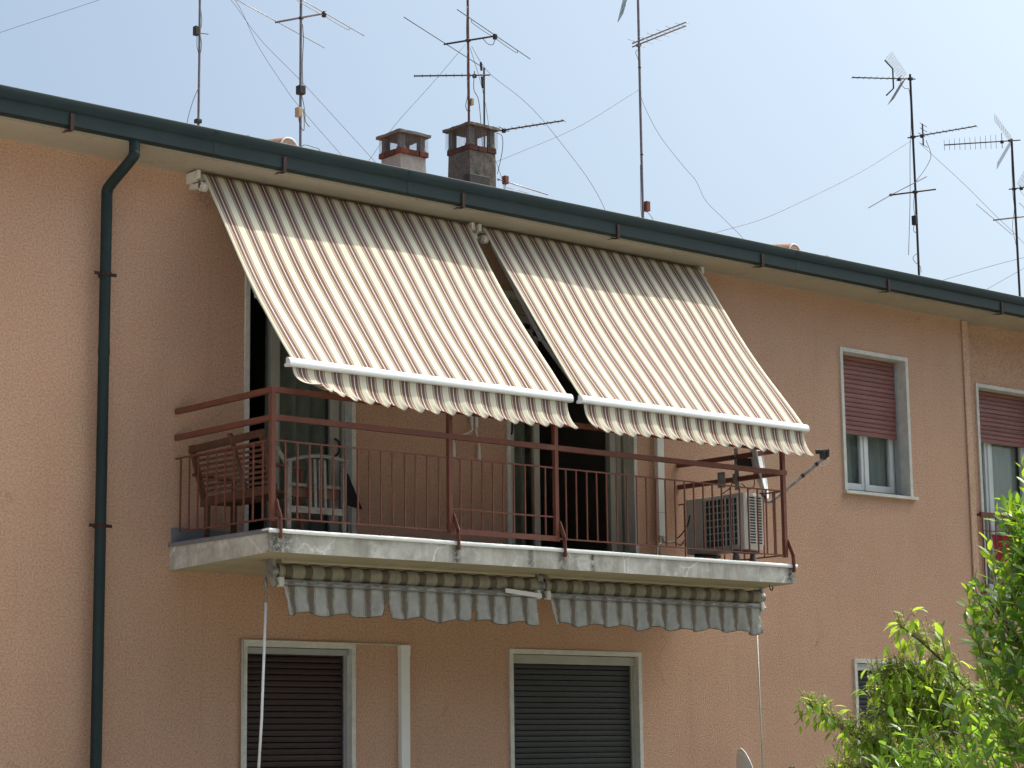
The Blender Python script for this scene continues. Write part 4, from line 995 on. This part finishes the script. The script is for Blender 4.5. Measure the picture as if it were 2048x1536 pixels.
a1 = mast(13.279, 5, 10.95, .018, 'plain grey antenna mast furthest left, with a small box near its top', z0=8.30)
b = MB(); b.box((13.205, 4.96, 9.93), (13.262, 5.03, 10.04), .008); b.tube([(13.28, 5, 9.97), (13.39, 4.98, 9.975)], .006, 6); b.build('amplifier_box', 'antenna_dark', a1)
clamp(a1, (13.275, 5, 8.90), .05)
wires(a1, [[(13.297, 10.809), (11.941, 10.075), (10.728, 9.433), (9.046, 8.53)], [(13.312, 10.751), (13.714, 10.471), (14.131, 10.077), (14.717, 9.683), (15.165, 9.359), (15.814, 8.884), (16.3, 8.52)],
           [(13.312, 10.738), (13.77, 10.484), (14.096, 9.995), (14.497, 9.546), (14.718, 9.338), (15.392, 8.812), (15.8, 8.52)]], name='guy_wire')
wires(a1, [[(13.263, 9.274), (13.191, 9.092), (13.126, 8.845), (13.1, 8.52)], [(13.29, 10.3), (13.31, 10.1), (13.27, 9.93)], [(13.25, 9.93), (13.25, 9.8), (13.29, 9.7), (13.31, 9.85), (13.28, 10.0)]], .004)

a2 = mast(14.728, 5, 11.1, .021, 'grey antenna mast left of the chimneys with a two-element aerial near its top')
dipole(a2, 10.469, (14.589, 5.30), (14.85, 4.693), 1.12, .98); clamp(a2, (14.728, 5, 10.469), .035)
b = MB(); b.box((14.68, 4.95, 9.50), (14.77, 5.04, 9.61), .01); b.build('amplifier_box', 'antenna_dark', a2)
b = MB(); b.box((14.66, 4.95, 9.21), (14.725, 5.03, 9.33), .01); b.build('junction_box', 'box_beige', a2)
wires(a2, [[(14.75, 10.40), (14.765, 10.2), (14.75, 9.9), (14.76, 9.6)], [(14.74, 9.5), (14.77, 9.4), (14.79, 9.28), (14.80, 9.18), (14.86, 9.12)], [(14.70, 9.2), (14.72, 9.12), (14.775, 9.06), (14.78, 9.2), (14.765, 9.33)],
           [(14.706, 8.80), (14.779, 8.88), (14.905, 8.878), (15.031, 8.84), (15.2, 8.55)]], .005)

a3 = mast(17.386, 5.02, 11.5, .020, 'rusty antenna mast rising behind the tall chimney with a two-element aerial', 'mast_rust')
dipole(a3, 10.75, (17.255, 5.312), (17.546, 4.668), 1.18, 1.10, 'antenna_dark'); clamp(a3, (17.386, 5.02, 10.75), .038)
wires(a3, [[(17.334, 10.685), (16.732, 10.002), (16.168, 9.384), (15.737, 8.826), (15.5, 8.52)]], name='guy_wire')
wires(a3, [[(17.427, 10.677), (17.585, 10.487), (17.78, 10.342), (18.252, 10.142), (18.644, 9.907), (19.307, 9.368), (19.575, 9.1), (19.754, 8.85), (19.9, 8.52)], [(17.401, 10.652), (17.565, 10.246), (17.663, 9.894), (17.766, 9.341), (17.93, 8.954), (18.0, 8.55)]], .0032)
wires(a3, [[(17.36, 11.2), (17.345, 10.9), (17.35, 10.7)], [(17.36, 10.2), (17.35, 9.98), (17.32, 9.85), (17.36, 9.78), (17.40, 9.80)], [(17.355, 10.6), (17.35, 10.2), (17.36, 9.95)]], .005)
wires(a3, [[(17.47, 4.82, 10.74), (17.50, 4.76, 10.66), (17.535, 4.70, 10.64), (17.546, 4.67, 10.70)]], .005)
b = MB(); b.box((17.405, 4.98, 9.88), (17.445, 5.05, 9.97), .006); b.build('junction_box', 'box_beige', a3)

a3b = mast(17.636, 5, 10.42, .015, 'slim antenna pole right beside the rusty mast carrying a level comb aerial', 'antenna_dark')
yagi(a3b, 10.319, (17.65, 4.955), (16.933, 5.581), 8, .085, 'antenna_dark', start=.24)
b = MB(); b.tube([(17.545, 4.955, 10.47), (17.555, 4.955, 10.36)], .016, 6); b.tube([(17.56, 4.955, 10.28), (17.575, 4.955, 10.13)], .016, 6); b.build('reflector', 'antenna_dark', a3b)
wires(a3b, [[(17.465, 10.293), (17.462, 10.091), (17.537, 9.971), (17.575, 9.642), (17.60, 9.3)]], .005)
a3c = empty('television_antenna', (17.66, 5, 8.4), 'low comb aerial pointing right from behind the tall chimney', 'antenna', G_ANT)
b = MB(); b.tube([(17.69, 4.90, 8.3), (17.69, 4.90, 9.62)], .014, 8); b.build('mast', 'antenna_dark', a3c)
yagi(a3c, 9.549, (17.70, 4.87), (18.07, 3.948), 9, .085, 'antenna_dark', start=.18)
wires(a3c, [[(17.72, 4.86, 9.53), (17.76, 4.80, 9.48), (17.78, 4.82, 9.3), (17.76, 4.9, 9.0)]], .005)
a3d = empty('television_antenna', (17.92, 4.95, 8.4), 'fallen aerial lying on the roof at the foot of the tall chimney', 'antenna', G_ANT)
b = MB(); b.tube([(17.80, 4.95, 8.95), (18.70, 4.98, 8.89)], .008, 6); b.tube([(17.95, 4.95, 8.86), (18.35, 4.965, 8.85)], .004, 5); b.tube([(17.80, 4.95, 8.93), (17.93, 4.95, 8.97)], .006, 5); b.tube([(17.93, 4.95, 8.98), (17.93, 4.95, 8.40)], .008, 6); b.build('rods', 'antenna_alloy', a3d, smooth=True)
b = MB(); b.box((17.90, 4.91, 8.90), (17.965, 4.98, 9.01), .01); b.build('junction_box', 'box_orange', a3d)

a4 = mast(20.47, 5, 12.3, .022, 'tall antenna mast right of the chimneys with a log-periodic comb aerial')
b = MB()
for zz in (0, .05): b.tube([(20.40, 5.06, 11.30+zz), (20.345, 3.956, 11.30+zz)], .0105, 8)
b.build('boom', 'antenna_alloy', a4, smooth=True); clamp(a4, (20.46, 5.0, 11.32), .04)
for k in range(12):
    t = .08+.9*k/11; p = Vector((20.40, 5.06, 11.30)).lerp(Vector((20.345, 3.956, 11.30)), t); h = .17*(1-.45*t); sg = 1 if k % 2 else -1
    b = MB(); b.tube([p+Vector((0, 0, .05)), p+Vector((sg*h, 0, .05))], .0032, 5); b.tube([p, p+Vector((-sg*h, 0, 0))], .0032, 5); b.build('element', 'antenna_alloy', a4, smooth=True)
m = MB()
for i in range(5): m.tube([(20.08+.05*i, 4.9+.08*i, 11.68), (20.05+.05*i+.10, 4.8+.08*i, 12.15)], .004, 4)
for i in range(5): m.tube([(20.08+.03*i, 4.9-.02*i, 11.68+.11*i), (20.28+.03*i, 5.22-.02*i, 11.68+.11*i)], .004, 4)
m.bar((20.2, 5, 12.1), (20.47, 5, 12.1), .02); m.build('reflector_grid', 'antenna_dark', a4)
b = MB(); b.box((20.50, 4.95, 8.95), (20.57, 5.03, 9.09), .008); b.build('junction_box', 'box_orange', a4)
for zz in (9.75, 11.0): clamp(a4, (20.47, 5, zz), .026)
wires(a4, [[(20.439, 10.67), (19.321, 9.948), (18.327, 9.439), (17.806, 9.187), (17.0, 8.82), (16.6, 8.55)]], name='guy_wire')
wires(a4, [[(20.458, 10.659), (20.557, 10.44), (20.837, 10.081), (21.269, 9.737), (21.532, 9.549), (21.723, 9.289), (22.101, 9.07), (22.474, 8.847), (22.8, 8.55)]], .003)
wires(a4, [[(20.44, 11.25), (20.40, 11.2), (20.45, 11.1), (20.475, 10.9)], [(20.44, 9.6), (20.435, 9.3), (20.43, 9.0), (20.45, 8.8)], [(20.55, 8.95), (20.62, 8.90), (20.68, 8.82), (20.74, 8.6)]], .004)

a5 = mast(26.424, 5, 12.09, .022, 'right antenna mast carrying three aerials, a mesh reflector at its top', 'antenna_dark')
yagi(a5, 12.017, (26.468, 4.98), (25.651, 5.532), 8, .085, 'antenna_dark', grid=(.36, .42, 8, 10, .14), start=.32); clamp(a5, (26.43, 5, 12.017), .045)
b = MB(); p = Vector((26.20, 5.16, 12.017)); b.tube([p+Vector((-.10, .07, .30)), p+Vector((0, 0, .16)), p+Vector((0, 0, -.16)), p+Vector((-.10, .07, -.28))], .013, 6); b.build('reflector_bracket', 'black_plastic', a5)
yagi(a5, 11.069, (26.413, 5.047), (26.719, 3.995), 9, .10, 'antenna_dark', start=.25); clamp(a5, (26.424, 5, 11.069), .045)
b = MB(); b.tube([(26.46, 4.83, 11.25), (26.46, 4.83, 10.90)], .012, 6)
for zz in (11.24, 11.16, 10.91): b.tube([(26.46-.1, 4.83-.03, zz), (26.46+.17, 4.83+.05, zz)], .005, 5)
b.build('reflector', 'antenna_dark', a5)
dipole(a5, 10.179, (26.265, 5.353), (26.53, 4.717), .05, 0, 'antenna_dark'); clamp(a5, (26.42, 5, 10.179), .045)
b = MB(); b.tube([(26.55, 6.05, 10.155), (26.265, 5.353, 10.18), (25.83, 4.30, 10.18)], .006, 6); b.tube([(26.265, 5.353, 10.16), (26.265, 5.353, 10.20)], .02, 8); b.build('reflector', 'antenna_alloy', a5)
b = MB(); b.box((26.335, 4.95, 9.64), (26.40, 5.03, 9.79), .01); b.build('amplifier_box', 'black_plastic', a5)
wires(a5, [[(26.375, 10.995), (25.112, 10.274), (23.717, 9.583), (22.835, 9.183), (21.909, 8.859), (21.2, 8.60)], [(26.572, 11.006), (26.897, 10.859), (27.694, 10.501), (28.382, 10.155), (29.345, 9.671), (31, 8.6)]], .0032, name='guy_wire')
wires(a5, [[(26.75, 11.078), (26.859, 10.852), (26.719, 10.625), (26.455, 10.362)], [(26.25, 12.0), (26.18, 11.9), (26.28, 11.83), (26.39, 11.80), (26.392, 11.257), (26.34, 10.843), (26.286, 10.03), (26.19, 9.139)],
           [(26.40, 10.15), (26.37, 9.95), (26.385, 9.8)], [(26.36, 9.65), (26.34, 9.55), (26.41, 9.53), (26.42, 9.64)], [(26.41, 9.2), (26.30, 9.12), (26.34, 9.05), (26.46, 9.0), (26.48, 8.9)]], .005)
a6 = mast(28.999, 5, 11.50, .024, 'antenna mast furthest right at the picture edge with a long comb aerial', 'antenna_dark')
yagi(a6, 11.459, (29.035, 4.90), (28.3, 5.843), 11, .12, 'antenna_dark', vertical=True, grid=(.40, .46, 6, 9, .10), start=.30); clamp(a6, (28.95, 5.0, 11.459), .035)
dipole(a6, 10.171, (28.882, 5.325), (29.12, 4.76), 1.2, .9, 'antenna_alloy')
yagi(a6, 10.647, (28.96, 5.03), (29.4, 4.1), 8, .10, 'antenna_dark', grid=(.40, .42, 6, 8, .12)); clamp(a6, (28.998, 5, 10.647), .04)
wires(a6, [[(29.336, 9.569), (28.378, 9.285), (27.195, 8.911), (26.3, 8.6)], [(29.182, 9.354), (28.216, 8.893), (27.6, 8.6)], [(28.97, 11.3), (28.96, 10.9), (28.95, 10.6), (28.97, 10.3), (28.90, 10.0), (28.97, 9.7)]], .004)

# ------------------------------------------------------------------ trees in front
def leaf_mesh(name, L, wd, mat, curl=.12, fold=.25):
    b = MB(); V = [(0, 0, 0)]
    for t, k in ((.28, .8), (.58, 1.0), (.82, .6)):
        z = -curl*L*t*t
        V += [(-wd*.5*k, L*t, z+fold*wd*.5*k), (0, L*t, z), (wd*.5*k, L*t, z+fold*wd*.5*k)]
    V.append((0, L, -curl*L)); F = [(0, 2, 1), (0, 3, 2)]
    for i in (1, 4): F += [(i, i+1, i+4, i+3), (i+1, i+2, i+5, i+4)]
    F += [(7, 8, 10), (8, 9, 10)]
    b.add(V, F); return V, F, b.mesh(name, mat, Vector(), True)
def leaf_matrix(p, d, n, s):
    d = d.normalized(); x = d.cross(n)
    if x.length < 1e-3: x = d.orthogonal()
    x.normalize(); z = x.cross(d); return Matrix(((x.x*s, d.x*s, z.x*s, p.x), (x.y*s, d.y*s, z.y*s, p.y), (x.z*s, d.z*s, z.z*s, p.z), (0, 0, 0, 1)))
CAMP = Vector((0, -15.855, 1.6)); MI = M.inverted()
def in_view(p):
    q = MI @ p; return q.z < 0 and abs(q.x/-q.z) < .232 and abs(q.y/-q.z) < .174
def plant_leaves(root, parent_name, leaves, shapes, limit=300):
    """leaves: (matrix, shape index). The nearest ones in view become parts, the rest one mesh"""
    vis = sorted([i for i, (m, s) in enumerate(leaves) if in_view(m.translation)], key=lambda i: (leaves[i][0].translation-CAMP).length)
    big = set(vis[:limit])
    for i in sorted(big):
        m, s = leaves[i]; o = bpy.data.objects.new('leaf', shapes[s][2]); col.objects.link(o); o.parent = root
        o.matrix_local = Matrix.Translation(-W[root]) @ m; W[o] = m.translation.copy()
    b = MB()
    for i, (m, s) in enumerate(leaves):
        if i in big: continue
        k = len(b.v); b.v += [m @ Vector(p) for p in shapes[s][0]]
        for f in shapes[s][1]: b.f.append([k+j for j in f]); b.mi.append(s)
    o = b.build(parent_name, [sh[2].materials[0].name for sh in shapes], root, smooth=True, kind='stuff')
    return o

tr_rnd = random.Random(21)
# --- laurel
LB = Vector((9.40, -9.32, 0))
lt = empty('laurel_tree', LB, 'dense dark green laurel with glossy leaves at the lower right', 'tree')
shapes = [leaf_mesh('leaf', .102, .036, 'laurel_leaf'), leaf_mesh('leaf', .085, .033, 'laurel_young', .05)]
prof_r = [(0.3, .7), (.9, 1.15), (1.5, 1.08), (1.75, .92), (1.95, .72), (2.2, .54), (2.5, .45), (2.8, .34), (3.05, .15)]
def rad(z):
    for (a, ra), (c, rc_) in zip(prof_r, prof_r[1:]):
        if a <= z <= c: return ra+(rc_-ra)*(z-a)/(c-a)
    return .1
leaves = []; twig = MB(); trunk = MB()
trunk.tube(bez([LB, LB+Vector((.02, .03, .8)), LB+Vector((-.02, .0, 1.6)), LB+Vector((.01, .02, 2.5))], 5), [.05-.002*i for i in range(16)], 8)
for k in range(7):
    a = k*2.4; h = .5+.22*k; e = LB+Vector((math.cos(a)*.45, math.sin(a)*.45, h+.55)); trunk.tube(bez([LB+Vector((0, 0, h)), LB+Vector((math.cos(a)*.2, math.sin(a)*.2, h+.18)), e], 5), [.024-.0014*i for i in range(11)], 6)
trunk.build('trunk', 'bark', lt, smooth=True)
ns = 560
for k in range(ns):
    z = 0.9+2.0*tr_rnd.random()**.9; a = tr_rnd.uniform(0, 2*PI); r = rad(min(3.0, z))*(.45+.62*tr_rnd.random()**.7)
    tip = LB+Vector((math.cos(a)*r, math.sin(a)*r, z)); ln = tr_rnd.uniform(.28, .46)
    d = Vector((math.cos(a)*.55+tr_rnd.uniform(-.25, .25), math.sin(a)*.55+tr_rnd.uniform(-.25, .25), 1)).normalized()
    base = tip-d*ln; mid = base.lerp(tip, .5)+Vector((tr_rnd.uniform(-.02, .02),)*3); path = bez([base, mid, tip], 4)
    twig.tube(path, .0035, 4, False)
    n = tr_rnd.randint(11, 16); young = tr_rnd.random() < .42; ph = tr_rnd.uniform(0, 6)
    for i in range(n):
        t = .12+.88*i/(n-1); p = base.lerp(tip, t); q = ph+i*2.4; side = d.orthogonal().normalized(); side = Matrix.Rotation(q, 3, d) @ side
        up = .55+.9*t*t+tr_rnd.uniform(-.2, .2); dd = (side+d*up+Vector((0, 0, -.10))).normalized(); s = tr_rnd.uniform(.6, 1.3)*(1 if t < .85 else .7)
        leaves.append((leaf_matrix(p, dd, d*1.0-side*.4+Vector((tr_rnd.uniform(-.3, .3), tr_rnd.uniform(-.3, .3), .3)), s), 1 if young and t > .72 else 0))
# a few tall leader shoots
for (dx, dy, z) in ((-.40, -.02, 3.0), (-.27, -.10, 2.92), (-.52, .12, 2.62), (-.60, .20, 2.38), (-.1, -.1, 3.1), (-.70, .30, 2.2), (.1, .0, 3.15)):
    tip = LB+Vector((dx, dy, z)); base = tip+Vector((.08, -.03, -.45)); d = (tip-base).normalized(); twig.tube([base, tip], .004, 4, False); ph = tr_rnd.uniform(0, 6)
    for i in range(17):
        t = .08+.92*i/16; p = base.lerp(tip, t); side = Matrix.Rotation(ph+i*2.4, 3, d) @ d.orthogonal().normalized(); dd = (side+d*(.6+1.0*t*t)).normalized()
        leaves.append((leaf_matrix(p, dd, d-side*.4, tr_rnd.uniform(.8, 1.15)*(1 if t < .9 else .7)), 1 if t > .6 else 0))
twig.build('twigs', 'twig', lt, kind='stuff')
plant_leaves(lt, 'crown', leaves, shapes)

# --- light green arching shrub with flower sprays
SB = Vector((10.31, -7.95, 0))
sh = empty('flowering_shrub', SB, 'bright green shrub with arching branches and pale flower sprays beside the laurel', 'shrub')
rv = Vector((.756, -.655, 0)); fv = Vector((.655, .756, 0))
Q = lambda u, v, dp=0: SB+rv*((u-1950)/349)+Vector((0, 0, 1.31+(1600-v)/349))+fv*dp
shapes = [leaf_mesh('leaf', .072, .030, 'privet_leaf', .35, .3), leaf_mesh('leaf', .014, .010, 'blossom', .1)]
leaves = []; wood = MB(); fine = MB()
main = [[(1950, 1990, 0), (1950, 1640, 0), (1860, 1545, 0), (1760, 1495, -.05), (1690, 1460, -.1), (1615, 1405, -.15)],
        [(1950, 1640, .1), (1900, 1570, .1), (1800, 1545, .15), (1720, 1535, .15), (1672, 1560, .1)],
        [(1990, 1990, .1), (2015, 1560, .1), (1990, 1440, .05), (1930, 1362, 0), (1870, 1300, -.05), (1805, 1250, -.1)],
        [(1950, 1640, 0), (1915, 1480, .0), (1885, 1395, .0), (1835, 1348, -.05), (1790, 1350, -.1), (1768, 1395, -.12)],
        [(1915, 1480, 0), (1890, 1400, .1), (1840, 1375, .12), (1800, 1400, .1), (1785, 1450, .1)],
        [(1930, 1560, 0), (1870, 1500, -.1), (1800, 1470, -.15), (1745, 1480, -.2)],
        [(1950, 1640, .1), (1930, 1500, .15), (1910, 1430, .2), (1930, 1380, .2)],
        [(1960, 1640, -.1), (1900, 1540, -.2), (1850, 1510, -.25), (1790, 1520, -.3)],
        [(1930, 1500, .1), (1880, 1440, .2), (1840, 1430, .2), (1800, 1450, .2)],
        [(1950, 1560, .2), (1960, 1450, .2), (1940, 1400, .15), (1890, 1360, .1)],
        [(1970, 1640, 0), (1840, 1580, -.1), (1760, 1570, -.1), (1700, 1590, -.1)]]
G = Vector((0, 0, -1))
def leafy(path, first, dens, spray):
    acc = 0
    for i in range(first, len(path)-1):
        a, c = path[i], path[i+1]; L = (c-a).length; acc += L*dens; d = (c-a).normalized()
        while acc > 0:
            acc -= 1; p = a.lerp(c, tr_rnd.random()); side = Matrix.Rotation(tr_rnd.uniform(0, 2*PI), 3, d) @ d.orthogonal().normalized()
            dd = (side*.9+d*.5+G*tr_rnd.uniform(.1, .9)).normalized(); off = side*tr_rnd.uniform(0, .05)
            leaves.append((leaf_matrix(p+off, dd, Vector((tr_rnd.uniform(-.4, .4), tr_rnd.uniform(-.4, .4), 1)), tr_rnd.uniform(.6, 1.2)), 0))
            if tr_rnd.random() < spray:
                st = p; up = Vector((tr_rnd.uniform(-.35, .15), tr_rnd.uniform(-.2, .2), 1)).normalized()*tr_rnd.uniform(.04, .10)-rv*tr_rnd.uniform(0, .03)
                fine.tube([st, st+up], .0016, 4, False)
                for q in range(8):
                    pq = st+up*(.25+.75*q/7); s2 = Vector((tr_rnd.uniform(-1, 1), tr_rnd.uniform(-1, 1), .5)).normalized()
                    leaves.append((leaf_matrix(pq, s2, Vector((tr_rnd.uniform(-1, 1), 0, 1)), tr_rnd.uniform(.7, 1.4)*(1.25-.7*q/7)), 1))
for mpts in main:
    path = bez([Q(*p) for p in mpts], 6); n = len(path)
    wood.tube(path, [.013*(1-.8*i/n)+.002 for i in range(n)], 6, False)
    leafy(path, 4, 60, .9)
    for i in range(5, n-1, 1):
        for _ in range(1 + (i % 2)):
            d = Vector((tr_rnd.uniform(-1, .6), tr_rnd.uniform(-1, 1), tr_rnd.uniform(-.2, .9))).normalized(); L = tr_rnd.uniform(.08, .22)
            tw = bez([path[i], path[i]+d*L*.6, path[i]+d*L+G*L*.35], 3); fine.tube(tw, .0022, 4, False); leafy(tw, 0, 34, .7)
wood.build('trunk', 'bark', sh, smooth=True); fine.build('twigs', 'twig', sh, kind='stuff')
plant_leaves(sh, 'crown', leaves, shapes)
print('laurel/shrub done', len(bpy.data.objects))

# --- trees across the garden, seen only as reflections in the window panes
wt = MB(); t2 = random.Random(5)
for k in range(13):
    cx, cy = -10+k*6.0+t2.uniform(-2, 2), -42+t2.uniform(-5, 5); hh = t2.uniform(14, 19); rw = t2.uniform(3.6, 4.8)
    wt.tube([(cx, cy, 0), (cx+.2, cy, hh*.35), (cx, cy+.2, hh*.7)], [.25, .18, .08], 6)
    for _ in range(2200):
        d = Vector((t2.gauss(0, 1), t2.gauss(0, 1), t2.gauss(0, 1))).normalized()*t2.random()**.4
        p = Vector((cx+d.x*rw, cy+d.y*rw, hh*.58+d.z*hh*.42)); a = Vector((t2.uniform(-1, 1), t2.uniform(-1, 1), t2.uniform(-1, 1))).normalized()*.34; c = a.orthogonal().normalized()*.26
        wt.add([p-a, p-c, p+a, p+c], [(0, 1, 2, 3)])
simple('far_foliage', (.030, .038, .024), .95, var=.4, scale=.6, spec=.05)
wt.build('far_trees', 'far_foliage', kind='stuff')
